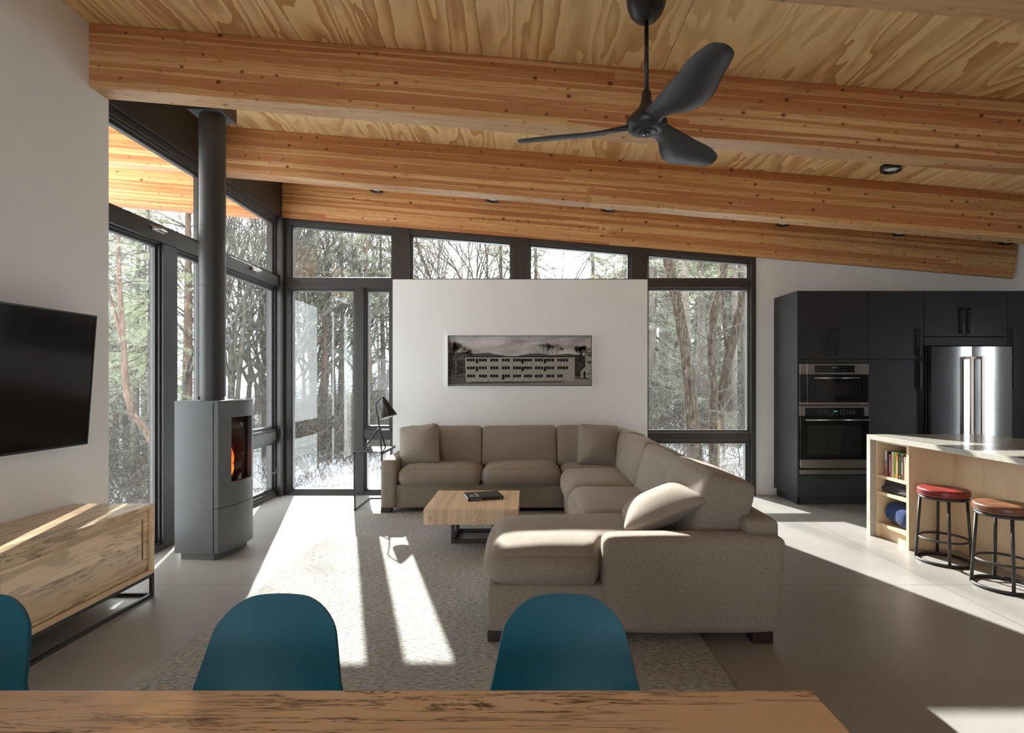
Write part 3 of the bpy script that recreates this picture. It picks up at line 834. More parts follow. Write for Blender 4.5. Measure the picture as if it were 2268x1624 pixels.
# ------------------------------------------------------------------ sectional sofa
t = thing('sectional_sofa', 'big taupe tweed sectional sofa with chaise wrapping around the coffee table', 'sofa', (0.3, 5.0, RZ))
F = M['sofa']
def up(b, name, par=None, label=None): return b.build(name, F, par or t, smooth=True, label=label)
def blk(name, x0, x1, y0, y1, z0, z1, r=0.03, puff=(0, 0, 0), n=12, wob=0.0, seed=1):
    b = MB(); b.soft(((x0 + x1) / 2, (y0 + y1) / 2, (z0 + z1) / 2), ((x1 - x0) / 2, (y1 - y0) / 2, (z1 - z0) / 2), r, puff, None, n, wob, seed)
    return up(b, name)
# back run
blk('base', -1.38, 0.40, 5.705, 6.52, 0.055, 0.300, 0.018)
blk('back_frame', -1.36, 1.35, 6.34, 6.54, 0.20, 0.70, 0.03)
b = MB(); b.soft((-1.445, 6.10, 0.312), (0.080, 0.430, 0.256), 0.035, (0.006, 0.004, 0.006), None, 14, 0.002, 3); up(b, 'arm')
blk('seat_cushion', -1.352, -0.478, 5.665, 6.30, 0.275, 0.478, 0.085, (0.006, 0.030, 0.034), 16, 0.004, 4)
blk('seat_cushion', -0.470, 0.372, 5.665, 6.30, 0.275, 0.478, 0.085, (0.006, 0.030, 0.034), 16, 0.004, 5)
def backc(x, y, w, h, tilt, rz, seed, d=0.11, zc=0.64, n=16, pf=0.05):
    Mx = Matrix.Rotation(rz, 3, 'Z') @ Matrix.Rotation(tilt, 3, 'X')
    b = MB(); b.soft((x, y, zc), (w / 2, d, h / 2), 0.048, (0.006, pf, 0.006), Mx, n, 0.006, seed, 0.014)
    up(b, 'back_cushion')
backc(-0.925, 6.245, 0.845, 0.46, math.radians(-13), 0, 11)
backc(-0.075, 6.245, 0.835, 0.46, math.radians(-13), 0, 12)
backc(0.655, 6.245, 0.60, 0.47, math.radians(-13), 0, 13)
# right run
blk('base', 0.395, 1.30, 3.66, 6.50, 0.055, 0.285, 0.018)
blk('back_frame', 1.19, 1.375, 2.93, 6.50, 0.20, 0.645, 0.03)
blk('seat_cushion', 0.385, 1.00, 5.72, 6.28, 0.275, 0.470, 0.06, (0.004, 0.01, 0.014), 12, 0.003, 6)
blk('seat_cushion', 0.365, 1.03, 4.715, 5.690, 0.275, 0.478, 0.085, (0.030, 0.006, 0.034), 16, 0.004, 7)
blk('seat_cushion', 0.365, 1.03, 3.715, 4.705, 0.275, 0.478, 0.085, (0.030, 0.006, 0.034), 16, 0.004, 8)
backc(1.125, 5.985, 0.56, 0.44, math.radians(-13), -PI / 2, 14, zc=0.63)
backc(1.105, 5.225, 0.90, 0.44, math.radians(-15), -PI / 2, 15, zc=0.62, pf=0.065)
backc(1.105, 4.255, 0.92, 0.44, math.radians(-15), -PI / 2, 16, zc=0.62, pf=0.065)
backc(1.105, 3.415, 0.76, 0.46, math.radians(-14), -PI / 2, 17, d=0.13, zc=0.63, pf=0.065)
# chaise and its arm
blk('base', -0.205, 1.30, 2.885, 3.655, 0.055, 0.310, 0.020)
b = MB(); b.soft((0.365, 3.265, 0.395), (0.585, 0.405, 0.100), 0.099, (0.022, 0.020, 0.034), None, 40, 0.003, 9)
for i, (x, y, z) in enumerate(b.v):          # the cushion steps back behind the arm
    if x > 0.375:
        k = min(1.0, max(0.0, (x - 0.375) / 0.05)); k = k * k * (3 - 2 * k)
        y0, y1 = 2.845, 3.685                # squeeze the width towards the back instead of folding the edge
        b.v[i] = (x, y + (1 - max(0, min(1, (y - y0) / (y1 - y0)))) * 0.175 * k, z)
up(b, 'chaise_cushion')
b = MB(); b.soft((0.880, 2.935, 0.314), (0.468, 0.078, 0.252), 0.040, (0.006, 0.006, 0.010), None, 18, 0.002, 10)
b.v = [(x + (0.035 * max(0, z - 0.06) / 0.5 if x > 1.2 else 0), y, z) for x, y, z in b.v]; up(b, 'arm')
for x, y in ((-1.47, 5.73), (-1.47, 6.45), (0.33, 6.45), (-0.15, 2.92), (-0.15, 3.60), (1.26, 2.925), (1.26, 6.42)):
    zf = RZ + 0.0005 if (x < 0.94 and y < 5.79) else 0.0
    b = MB(); b.box(x - 0.055, x + 0.055, y - 0.045, y + 0.045, zf, 0.062); b.build('foot', M['foot'], t, bevel=0.003)

# throw pillows
def pillow(c, s, rot, label, seed, th=0.075):
    o = thing('throw_pillow', label, 'pillow', c, group='taupe throw pillows')
    b = MB(); rot = rot.to_matrix() if isinstance(rot, Euler) else rot
    b.soft((0, 0, 0), (s / 2, th, s / 2), 0.05, (0, 0.045, 0), rot, 16, 0.005, seed, 0.0)
    # thin the rim like a stuffed cover
    Ri = rot.inverted()
    for i, p in enumerate(b.v):
        q = Ri @ Vector(p)
        e = max(abs(q.x), abs(q.z)) / (s / 2)
        k = 1 - 0.62 * max(0, (e - 0.35) / 0.65) ** 2
        corner = (abs(q.x) / (s / 2)) * (abs(q.z) / (s / 2))
        q.y *= k; q.x *= 1 - 0.05 * (1 - corner) * max(0, e - 0.6); q.z *= 1 - 0.05 * (1 - corner) * max(0, e - 0.6)
        b.v[i] = tuple(rot @ q)
    b.build('cover', F, o, smooth=True, world=False)
    return o
pillow((-1.175, 5.965, 0.685), 0.455, Euler((math.radians(-16), math.radians(-8), math.radians(-10))), 'square taupe pillow leaning in the left arm corner of the sofa', 21)
pillow((0.80, 5.955, 0.69), 0.455, Euler((math.radians(-16), math.radians(2), math.radians(-4))), 'square taupe pillow upright in the far right corner of the sofa', 22)
_t = math.radians(23)
_R = Matrix(((math.cos(_t), -math.sin(_t), 0), (0, 0, -1), (math.sin(_t), math.cos(_t), 0)))
pillow((0.825, 3.295, 0.640), 0.50, Matrix.Rotation(math.radians(-8), 3, 'Z') @ _R, 'taupe pillow slumped on the chaise behind the near sofa arm', 23, 0.06)

# ------------------------------------------------------------------ coffee table and book
t = thing('coffee_table', 'low square coffee table of glued reclaimed wood strips on black frame', 'table', (-0.447, 4.78, RZ))
b = MB(); b.box(-0.834, -0.060, 4.40, 5.157, 0.228, 0.353); b.build('tabletop', M['strips'], t, bevel=0.003)
b = MB(); w = 0.030; X0, X1, Y0, Y1 = -0.638, -0.262, 4.615, 4.97
for x in (X0, X1):
    for y in (Y0, Y1): b.bar((x + (w / 2 if x == X0 else -w / 2), y + (w / 2 if y == Y0 else -w / 2), RZ), (x + (w / 2 if x == X0 else -w / 2), y + (w / 2 if y == Y0 else -w / 2), 0.228), w)
    for z in (RZ + w / 2, 0.228 - w / 2): b.bar((x + (w / 2 if x == X0 else -w / 2), Y0, z), (x + (w / 2 if x == X0 else -w / 2), Y1, z), w)
for y in (Y0, Y1):
    for z in (RZ + w / 2, 0.228 - w / 2): b.bar((X0, y + (w / 2 if y == Y0 else -w / 2), z), (X1, y + (w / 2 if y == Y0 else -w / 2), z), w)
b.build('base_frame', M['steel_blk'], t)

t = thing('book', 'thick black hardcover book lying on the coffee table', 'book', (-0.502, 4.693, 0.353), math.radians(16))
L, Dp, H = 0.315, 0.235, 0.030
b = MB(); b.box(0, L, 0, Dp, 0, 0.003); b.box(0, L, 0, Dp, H - 0.003, H); b.box(0, L, 0, 0.004, 0.003, H - 0.003)
b.build('cover', M['cover_blk'], t, bevel=0.0012, world=False)
b = MB(); b.box(0.004, L - 0.004, 0.004, Dp - 0.005, 0.003, H - 0.003); b.build('page_block', M['paper'], t, world=False)
text_obj('spine_lettering', 'Tom Kundig', 0.019, Matrix.Translation((0.020, -0.0006, 0.0095)) @ Matrix.Rotation(PI / 2, 4, 'X'), M['ink_white'], t)
b = MB(); b.lathe([(0.0, 0.0), (0.006, 0.0)], n=16, M=Matrix.Rotation(PI / 2, 3, 'X')); b.v = [(x + L - 0.026, y - 0.0005, z + 0.015) for x, y, z in b.v]
b.build('spine_emblem', M['ink_white'], t, world=False)
for k, (s, xx) in enumerate((('Tom', 0.060), ('Kundig', 0.105))):
    text_obj('cover_lettering', s, 0.050, Matrix.Translation((xx, 0.022, H + 0.0002)) @ Matrix.Rotation(PI / 2, 4, 'Z'), M['ink_white'], t)

# ------------------------------------------------------------------ side table and lamp
t = thing('side_table', 'thin black metal side table beside the left sofa arm', 'table', (-1.70, 6.10, 0))
X0, X1, Y0, Y1, z = -1.852, -1.545, 5.83, 6.42, 0.632
b = MB(); b.box(X0, X1, Y0, Y1, z - 0.010, z); b.build('tabletop', M['tabletop_blk'], t, bevel=0.0015)
b = MB(); w = 0.016
for x in (X0 + w / 2, X1 - w / 2):
    b.bar((x, Y0 + w / 2, 0.0), (x, Y0 + w / 2, z - 0.010), w)
    b.bar((x, Y0, w / 2), (x, Y1, w / 2), w); b.bar((x, Y0, z - 0.018), (x, Y1, z - 0.018), w)
b.bar((X0, Y1 - w / 2, w / 2), (X1, Y1 - w / 2, w / 2), w)
b.build('leg_frame', M['steel_blk'], t)

t = thing('table_lamp', 'small black tripod table lamp with cone shade on the side table', 'lamp', (-1.69, 6.10, 0.632))
pz = lambda px, py, y: Vector(((px - 1165) * y / 1200, y, 1.4 - (py - 843) * y / 1200))
J = Vector((-1.655, 6.12, 0.868)); z = 0.632
for q in ((-1.815, 6.075, z), (-1.602, 6.00, z), (-1.615, 6.23, z)):
    b = MB(); b.tube([J, Vector(q) + Vector((0, 0, 0.004))], 0.0085, 8); b.build('leg', M['handle'], t, smooth=True)
b = MB(); T = Vector((-1.612, 6.09, 1.222))
b.tube([J, (-1.672, 6.12, 0.98), (-1.692, 6.12, 1.08), (-1.697, 6.12, 1.12), (-1.690, 6.118, 1.146), (-1.66, 6.11, 1.18), T], 0.0078, 10)
b.build('stem', M['handle'], t, smooth=True)
ax = Vector((0.075, -0.02, -0.225)).normalized()
Q = Vector((0, 0, -1)).rotation_difference(ax).to_matrix()
b = MB(); nq = 36; b.lathe([(0.0, 0.004), (0.012, 0.0), (0.020, -0.012), (0.096, -0.242), (0.0945, -0.2425), (0.0175, -0.012)], tuple(T), nq, Q); b.f = b.f[:5 * nq]; b.m = b.m[:5 * nq]
o = b.build('shade', M['shade'], t, smooth=True)
b = MB(); b.lathe([(0.016, -0.016), (0.0935, -0.2418), (0.0955, -0.2421)], tuple(T), 36, Q); b.v = b.v; b.build('shade_lining', M['lamp_in'], o, smooth=True, fix=False)
b = MB(); b.lathe([(0.0, -0.10), (0.018, -0.105), (0.026, -0.13), (0.020, -0.155), (0.0, -0.165)], tuple(T), 20, Q); b.build('bulb', M['lens'], t, smooth=True)

# ------------------------------------------------------------------ framed photograph
t = thing('framed_photograph', 'wide framed black-and-white photograph of a derelict long building', 'picture', (-0.075, 6.57, 1.64))
X0, X1, Z0, Z1, Yf = -0.958, 0.812, 1.320, 1.957, 6.555
b = MB(); w = 0.012
b.ring([(X0, Z0), (X1, Z0), (X1, Z1), (X0, Z1)], [(X0 + w, Z0 + w), (X1 - w, Z0 + w), (X1 - w, Z1 - w), (X0 + w, Z1 - w)], Yf, 6.588, mXZ)
b.build('frame', flat('pale_frame', (0.86, 0.85, 0.83), 0.5), t)
b = MB(); w2 = 0.018
b.ring([(X0 + w, Z0 + w), (X1 - w, Z0 + w), (X1 - w, Z1 - w), (X0 + w, Z1 - w)], [(X0 + w2, Z0 + w2), (X1 - w2, Z0 + w2), (X1 - w2, Z1 - w2), (X0 + w2, Z1 - w2)], 6.566, 6.588, mXZ)
b.build('inner_lip', M['handle'], t)
def sky_mat():
    m = NT('print_sky'); v = m.obj()
    a = m.noise(m.scale(v, (2.2, 1, 6.5)), 1.0, 5, 0.6, 0.6)
    return m.pbr(m.ramp(a, [(0.3, (0.27, 0.26, 0.248)), (0.5, (0.46, 0.445, 0.425)), (0.7, (0.68, 0.665, 0.64))]), 0.9, **{'Specular IOR Level': 0.0})
def brick_mat():
    m = NT('print_masonry'); v = m.obj()
    a = m.noise(m.scale(v, (30, 1, 70)), 1.0, 4, 0.7)
    return m.pbr(m.ramp(a, [(0.3, (0.15, 0.147, 0.13)), (0.5, (0.33, 0.33, 0.29)), (0.75, (0.50, 0.50, 0.45))]), 0.9, **{'Specular IOR Level': 0.0})
def ground_mat():
    m = NT('print_ground'); v = m.obj()
    a = m.noise(m.scale(v, (5, 1, 60)), 1.0, 4, 0.7)
    return m.pbr(m.ramp(a, [(0.3, (0.045, 0.038, 0.032)), (0.6, (0.13, 0.118, 0.105))]), 0.9, **{'Specular IOR Level': 0.0})
PM = [sky_mat(), flat('print_hill', (0.095, 0.094, 0.092), 0.9, **{'Specular IOR Level': 0.0}), mottled('print_scrub', (0.055, 0.048, 0.042), 0.9, 30, 0.4, **{'Specular IOR Level': 0.0}),
      ground_mat(), brick_mat(), flat('print_dark', (0.018, 0.014, 0.011), 0.9, **{'Specular IOR Level': 0.0}), flat('print_road', (0.25, 0.24, 0.22), 0.9, **{'Specular IOR Level': 0.0}), flat('print_light', (0.36, 0.35, 0.33), 0.9, **{'Specular IOR Level': 0.0})]
b = MB(); lay = [6.584]
PW, PH = 2268.0, 934.0
def pc(u, v):   # position within the print
    return (X0 + w + (u - 82) / (2208 - 82) * (X1 - X0 - 2 * w), Z0 + w + (838 - v) / (838 - 92) * (Z1 - Z0 - 2 * w))
def poly(pts, mi, up=0.0006):
    lay[0] -= up
    q = [pc(*p) for p in pts]
    b.mi = mi; k = len(q)
    b.add([(x, lay[0], zz) for x, zz in q], [list(range(k))])
def rects(rs, mi):
    lay[0] -= 0.0006; b.mi = mi
    for u0, v0, u1, v1 in rs:
        q = [pc(u0, v0), pc(u1, v0), pc(u1, v1), pc(u0, v1)]
        b.add([(x, lay[0], zz) for x, zz in q], [[0, 1, 2, 3]])
poly([(82, 92), (2208, 92), (2208, 838), (82, 838)], 0)
poly([(82, 345), (200, 340), (350, 342), (500, 358), (690, 345), (780, 368), (860, 378), (950, 398), (1100, 396), (1200, 375), (1290, 358), (1410, 355), (1530, 366), (1600, 378), (1700, 372), (1860, 358), (1960, 370), (2110, 385), (2208, 380), (2208, 720), (82, 720)], 1)
poly([(82, 470), (340, 455), (340, 720), (82, 720)], 2)
poly([(1940, 400), (2000, 375), (2110, 400), (2208, 400), (2208, 720), (1940, 720)], 2)
poly([(82, 690), (340, 650), (2208, 700), (2208, 838), (82, 838)], 3)
poly([(82, 812), (1000, 800), (1750, 782), (1960, 735), (2208, 742), (2208, 838), (82, 838)], 6)
poly([(332, 405), (1955, 405), (1955, 760), (345, 775)], 4)
rects([(318, 398, 1965, 412)], 5)
ws = []
groups = [(360, 3), (538, 3), (705, 3), (878, 3), (1042, 3), (1204, 3), (1366, 3), (1532, 3), (1698, 4)]
for r, v0 in enumerate((432, 548, 668)):
    for g, (u0, n) in enumerate(groups):
        if r == 2 and g == 8: n = 2
        for k in range(n): ws.append((u0 + k * 41.5, v0, u0 + k * 41.5 + 35, v0 + 42))
    for u in (492, 1166, 1494): 
        if r < 2: ws.append((u, v0 + 2, u + 34, v0 + 72))
    if r == 2: ws.append((878, v0 + 40, 914, v0 + 74))
rects(ws, 5)
rects([(u0 + 17, v0, u0 + 19, v1) for u0, v0, u1, v1 in ws] + [(u0, v0 + 20, u1, v0 + 22) for u0, v0, u1, v1 in ws], 2)
poly([(2112, 345), (2208, 330), (2208, 745), (2112, 700)], 4)
poly([(2040, 620), (2112, 555), (2112, 715), (2040, 715)], 4)
rects([(2112, 335, 2208, 346), (2135, 362, 2148, 400), (2158, 360, 2172, 400), (2182, 358, 2196, 400), (2138, 470, 2152, 505), (2165, 468, 2190, 505), (2084, 622, 2112, 715), (2136, 645, 2146, 672), (2166, 640, 2178, 675)], 5)
rects([(196, 440, 202, 650)], 7)
rng = random.Random(3)
def twig(u, v, a, L, wd, d, mi=2):
    if d == 0 or L < 6: return
    u2, v2 = u + L * math.cos(a), v - L * math.sin(a)
    if u2 < 92 or u2 > 2198 or v2 < 104: return
    nx, ny = math.sin(a) * wd, math.cos(a) * wd
    q = [pc(u - nx, v - ny), pc(u + nx, v + ny), pc(u2 + nx * .7, v2 + ny * .7), pc(u2 - nx * .7, v2 - ny * .7)]
    b.mi = mi; b.add([(x, lay[0], zz) for x, zz in q], [[0, 1, 2, 3]])
    for _ in range(3 if d > 2 else 2): twig(u2, v2, a + rng.uniform(-0.6, 0.6), L * rng.uniform(0.65, 0.88), wd * 0.66, d - 1, mi)
lay[0] -= 0.0006
for u, v, a, L, wd, d in ((150, 560, 1.75, 95, 9, 7), (180, 480, 1.2, 80, 7, 7), (110, 420, 1.4, 70, 6, 6), (2040, 520, 1.5, 75, 10, 7), (2010, 420, 1.9, 50, 6, 6), (2080, 420, 1.1, 55, 6, 6),
                          (1500, 360, 1.75, 42, 4, 6), (1560, 360, 1.5, 46, 4, 6), (1620, 370, 1.6, 44, 4, 6), (1680, 370, 1.3, 42, 4, 6), (1530, 365, 1.4, 40, 4, 6)):
    twig(u, v, a, L, wd, d)
b.build('print', PM, t, fix=False)

# ------------------------------------------------------------------ ceiling fan
FX, FY, FZ = 0.656, 2.95, 2.803
t = thing('ceiling_fan', 'black three-blade ceiling fan hanging on a long rod', 'fan', (FX, FY, ztop(FX)))
zc = ztop(FX); zb = 3.352
b = MB(); b.lathe([(0.0, zb), (0.028, zb + 0.003), (0.060, zb + 0.018), (0.088, zb + 0.050), (0.104, zb + 0.095), (0.109, zb + 0.130), (0.104, zc + 0.012)], (FX, FY, 0), 40)
b.build('canopy', M['fan'], t, smooth=True)
b = MB(); b.lathe([(0.012, FZ + 0.16), (0.012, zb + 0.02)], (FX, FY, 0), 16); b.build('downrod', M['fan'], t, smooth=True)
b = MB(); b.lathe([(0.0, -0.052), (0.070, -0.050), (0.098, -0.038), (0.112, -0.012), (0.104, 0.020), (0.078, 0.048), (0.048, 0.075), (0.030, 0.11), (0.024, 0.165), (0.018, 0.178), (0.012, 0.180)], (FX, FY, FZ), 40)
hub = b.build('hub', M['fan'], t, smooth=True)
b = MB(); b.lathe([(0.0, -0.058), (0.050, -0.056), (0.058, -0.051), (0.058, -0.045)], (FX, FY, FZ), 36); c = b.build('cap', M['handle'], t, smooth=True)
b = MB(); b.lathe([(0.0, -0.063), (0.022, -0.062), (0.025, -0.055)], (FX, FY, FZ), 24); b.build('sensor', M['blackglass'], c, smooth=True)
def blade(th):
    R = 0.730; NS, NC = 34, 14
    b = MB(); A = Vector((math.cos(th), math.sin(th), 0)); Tn = Vector((math.sin(th), -math.cos(th), 0))   # clockwise side rises
    for i in range(NS + 1):
        s = (i / NS) if i < 20 else 20 / NS + (1 - 20 / NS) * math.sin(PI / 2 * (i - 20) / (NS - 20)); r = 0.045 + (R - 0.045) * s
        # chord by stations
        st = [(0, .12), (.10, .10), (.20, .115), (.32, .165), (.45, .200), (.60, .200), (.75, .178), (.88, .146), (.94, .126), (.975, .100), (.992, .068), (1.0001, .03)]
        for (a, ca), (d, cd) in zip(st, st[1:]):
            if a <= s <= d:
                k = (s - a) / (d - a); i0 = st.index((a, ca)); pm = st[max(0, i0 - 1)]; pn = st[min(len(st) - 1, i0 + 2)]; m0 = (cd - pm[1]) / (d - pm[0]) * (d - a); m1 = (pn[1] - ca) / (pn[0] - a) * (d - a); ch = (2 * k ** 3 - 3 * k * k + 1) * ca + (k ** 3 - 2 * k * k + k) * m0 + (-2 * k ** 3 + 3 * k * k) * cd + (k ** 3 - k * k) * m1; break
        pit = math.radians(30 - 14 * s)
        q_ = max(0, min(1, (s - 0.55) / 0.40)); q_ = q_ * q_ * (3 - 2 * q_); sweep = (0.058 - ch / 2) * (1 - q_) + q_ * (-0.022)
        th_ = 0.030 * (1 - s) ** 2 + 0.009
        dr = 0.004 * s
        cen = Vector((FX, FY, FZ - 0.012 + dr)) + A * r
        C = Tn * math.cos(pit) + Vector((0, 0, 1)) * math.sin(pit)
        Nn = A.cross(C)
        for k in range(2 * NC):
            a = 2 * PI * k / (2 * NC)
            cx, cy = math.cos(a) * ch / 2 + sweep, math.sin(a) * th_ / 2
            cam = 0.085 * ch * (1 - (2 * (cx - sweep) / max(ch, 1e-4)) ** 2) * min(1, s * 3)
            b.v.append(tuple(cen + C * cx + Nn * (cy + cam)))
    m2 = 2 * NC
    for i in range(NS):
        for k in range(m2):
            k2 = (k + 1) % m2
            b.f.append([i * m2 + k, i * m2 + k2, (i + 1) * m2 + k2, (i + 1) * m2 + k]); b.m.append(0)
    b.f.append(list(range(m2))[::-1]); b.f.append([NS * m2 + k for k in range(m2)]); b.m += [0, 0]
    b.build('blade', M['fan'], t, smooth=True)
for d in (163, 42, -78): blade(math.radians(d))

# ------------------------------------------------------------------ dining table and chairs
t = thing('dining_table', 'spalted maple dining table across the foreground', 'table', (-0.6, 0.66, 0))
b = MB(); b.box(-1.75, 0.602, 0.20, 1.14, 0.712, 0.75); b.build('tabletop', M['dining'], t, bevel=0.006, seg=3)
for x in (-1.60, 0.45):
    for y in (0.32, 1.02):
        b = MB(); b.box(x - 0.03, x + 0.03, y - 0.03, y + 0.03, 0.0, 0.712); b.build('leg', M['steel_blk'], t, bevel=0.002)

def chair_mesh():
    prof = [(1.075, .452), (1.10, .458), (1.16, .450), (1.25, .438), (1.34, .436), (1.40, .446), (1.445, .475), (1.472, .52), (1.488, .57), (1.500, .63), (1.512, .70), (1.522, .75), (1.530, .798)]
    P2 = []
    for (y, z), (y2, z2) in zip(prof, prof[1:]):
        for k in range(4): P2.append((y + (y2 - y) * k / 4, z + (z2 - z) * k / 4))
    P2.append(prof[-1])
    NCx = 20; rows = []
    b = MB()
    ztp, r = 0.798, 0.088
    # arc-length-ish rows near the top for the rounded corners
    extra = [ztp - r * (1 - math.sin(PI / 2 * k / 8)) for k in range(9)]
    P2 = [p for p in P2 if p[1] < ztp - r - 0.005 or p[0] < 1.42]
    for z in extra: P2.append((1.512 + (z - .70) * 0.18, z))
    for (y, z) in P2:
        back = z > 0.50 and y > 1.46
        if back:
            hw = 0.208 - (z - 0.528) / (0.798 - 0.528) * 0.058
            if z > ztp - r:
                hw -= 0.98 * r * (1 - math.sqrt(max(0, 1 - ((z - (ztp - r)) / r) ** 2)))
        else:
            hw = 0.205 - 0.02 * max(0, (1.2 - y) / 0.12) ** 2
        for j in range(NCx + 1):
            u = 2 * j / NCx - 1
            kx = 0.045 * min(1, max(0, (z - 0.46) / 0.12)) * (1 - 0.5 * max(0, (z - 0.6) / 0.2))
            ux = u * hw / 0.205
            b.v.append((u * hw, y - kx * ux * ux, z - (0.8 * (u * hw) ** 2 * max(0, min(1, (z - 0.70) / 0.098))) + (0.03 * u * u if not back else 0.012 * (1 - min(1, (z - 0.5) / 0.1)) * u * u)))
    n = NCx + 1
    for i in range(len(P2) - 1):
        for j in range(NCx):
            b.f.append([i * n + j, i * n + j + 1, (i + 1) * n + j + 1, (i + 1) * n + j]); b.m.append(0)
    return b
def chair(x, label):
    t = thing('dining_chair', label, 'chair', (x, 1.30, 0), group='teal chairs along the dining table')
    b = chair_mesh(); b.v = [(a, y - 1.30, z) for a, y, z in b.v]
    o = b.build('shell', M['teal'], t, smooth=True, world=False, fix=False)
    s = o.modifiers.new('solid', 'SOLIDIFY'); s.thickness = 0.010; s.offset = 0
    s = o.modifiers.new('crisp_rim', 'EDGE_SPLIT'); s.split_angle = math.radians(45)
    for sx in (-1, 1):
        for y0, y1 in ((-0.08, -0.20), (0.06, 0.22)):
            b = MB(); b.tube([(sx * 0.10, y0, 0.425), (sx * 0.20, y1, 0.0)], [0.014, 0.010], 10); b.build('leg', M['steel_blk'], t, smooth=True, world=False)
    return t
c0 = chair(-0.692, 'teal plastic dining chair in front of the sunlit part of the rug')
for x, lab in ((0.104, 'teal plastic dining chair in front of the sofa chaise'), (-1.535, 'teal plastic dining chair in front of the media console, cut by the edge')):
    c = copy_tree(c0); c.location.x = x; c['label'] = lab
# ------------------------------------------------------------------ kitchen wall
YF, YW = 6.065, 6.638        # cabinet front plane, wall
CT = 2.405                   # cabinet top
def panel(x0, x1, z0, z1, par, name='door', th=0.020):
    b = MB(); b.box(x0 + 0.0015, x1 - 0.0015, YF, YF + th, z0 + 0.0015, z1 - 0.0015)
    return b.build(name, M['cab'], par, bevel=0.0015)
def pull(par, x, z0, z1):
    b = MB(); b.box(x - 0.013, x + 0.013, YF - 0.034, YF - 0.022, z0, z1)
    b.box(x - 0.008, x + 0.008, YF - 0.022, YF, z0 + 0.01, z0 + 0.03); b.box(x - 0.008, x + 0.008, YF - 0.022, YF, z1 - 0.03, z1 - 0.01)
    return b.build('handle', M['handle'], par, bevel=0.0015)
def carcass(par, x0, x1, openings, z0=0.09, kick=True, deep=0.022):
    b = MB(); w = 0.018
    b.box(x0, x0 + w, YF + deep, YW, z0, CT); b.box(x1 - w, x1, YF + deep, YW, z0, CT)
    b.box(x0 + w, x1 - w, YF + deep, YW, CT - w, CT); b.box(x0 + w, x1 - w, YF + deep, YW, z0, z0 + w)
    b.box(x0 + w, x1 - w, YW - 0.01, YW, z0 + w, CT - w)
    for z in openings: b.box(x0 + w, x1 - w, YF + deep, YW - 0.01, z - w / 2, z + w / 2)
    return b.build('carcass', M['cab'], par)

# oven tower
A0, A1 = 3.037, 3.830
t = thing('oven_cabinet', 'tall charcoal cabinet holding the microwave and oven, left end of the kitchen', 'cabinet', (3.43, 6.3, 0))
b = MB(); b.box(A0, A0 + 0.020, YF, YW, 0.09, CT); b.build('side_panel', M['cab'], t, bevel=0.0015)
carcass(t, A0 + 0.020, A1, (1.628, 1.122, 0.345))
for x0, x1, hx in ((A0 + 0.020, 3.437, 3.437 - 0.04), (3.437, A1, 3.437 + 0.04)):
    d = panel(x0, x1, 1.637, CT, t); pull(d, hx, 1.67, 1.98)
panel(A0 + 0.020, A1, 1.594, 1.634, t, 'filler_strip')
d = panel(A0 + 0.020, A1, 0.095, 0.338, t, 'drawer')
b = MB(); b.prism([(3.28, 0.300), (3.59, 0.300), (3.60, 0.312), (3.60, 0.330), (3.27, 0.330), (3.27, 0.312)], YF - 0.004, YF + 0.0, mXZ); b.build('finger_pull', M['handle'], d, bevel=0.001)
b = MB(); b.box(A0 + 0.02, A1, YF + 0.055, YF + 0.07, 0, 0.09); b.box(A0 + 0.035, A0 + 0.05, YF + 0.055, YW, 0, 0.09); b.build('toe_kick', M['cab'], t)

# microwave
t = thing('microwave', 'built-in microwave with steel trim above the oven', 'microwave', (3.44, 6.3, 1.13))
x0, x1, z0, z1 = A0 + 0.022, A1 - 0.002, 1.128, 1.590
b = MB(); b.box(x0 + 0.03, x1 - 0.03, YF + 0.012, YF + 0.45, z0 + 0.01, z1 - 0.01); b.build('body', M['cab_in'], t)
px = lambda u: (1760 + u * 170 / 1062.0 - 1165) / 197.9
pzz = lambda v: 1.4 - (800 + v * 260 / 1624.0 - 843) / 197.9
def face(name, u0, u1, v0, v1, mat, y0, y1, par, bev=0.002):
    b = MB(); b.box(max(A0 + 0.0215, px(u0)), min(A1 - 0.001, px(u1)), y0, y1, pzz(v1), pzz(v0)); return b.build(name, M[mat], par, bevel=bev)
yf = YF - 0.012
for u0, u1 in ((57, 158), (924, 1022)):
    face('side_trim', u0, u1, 36, 184, 'steel_warm', yf, YF + 0.012, t)
    face('side_trim', u0, u1, 570, 606, 'steel_warm', yf, YF + 0.012, t)
    face('side_glass', u0 + 8, u1, 186, 568, 'blackglass', yf + 0.002, YF + 0.012, t)
face('control_panel', 163, 919, 36, 184, 'steel_warm', yf - 0.002, YF + 0.012, t)
b = MB(); b.box(px(270), px(820), yf - 0.005, yf - 0.0018, pzz(158), pzz(60)); b.mi = 1
for u in (385, 427, 463, 520, 563, 605, 640, 662, 698):
    for v in (88, 126): b.box(px(u - 7), px(u + 7), yf - 0.0056, yf - 0.0049, pzz(v + 5), pzz(v - 3))
b.box(px(505), px(575), yf - 0.0056, yf - 0.0049, pzz(100), pzz(80)); b.build('display', [M['blackglass'], M['ink_dim']], t)
d = face('door', 163, 919, 186, 570, 'blackglass', yf - 0.004, YF + 0.012, t)
face('door_trim', 163, 919, 571, 606, 'steel_warm', yf - 0.004, YF + 0.012, t)
face('window', 295, 765, 300, 476, 'mwindow', yf - 0.0046, yf - 0.0039, d, 0)
b = MB(); b.tube([(px(250), yf - 0.035, pzz(234)), (px(868), yf - 0.035, pzz(234))], 0.0065, 12)
for u in (262, 856): b.tube([(px(u), yf - 0.035, pzz(234)), (px(u), yf - 0.004, pzz(234))], 0.005, 8)
b.build('handle', M['chrome'], d, smooth=True)
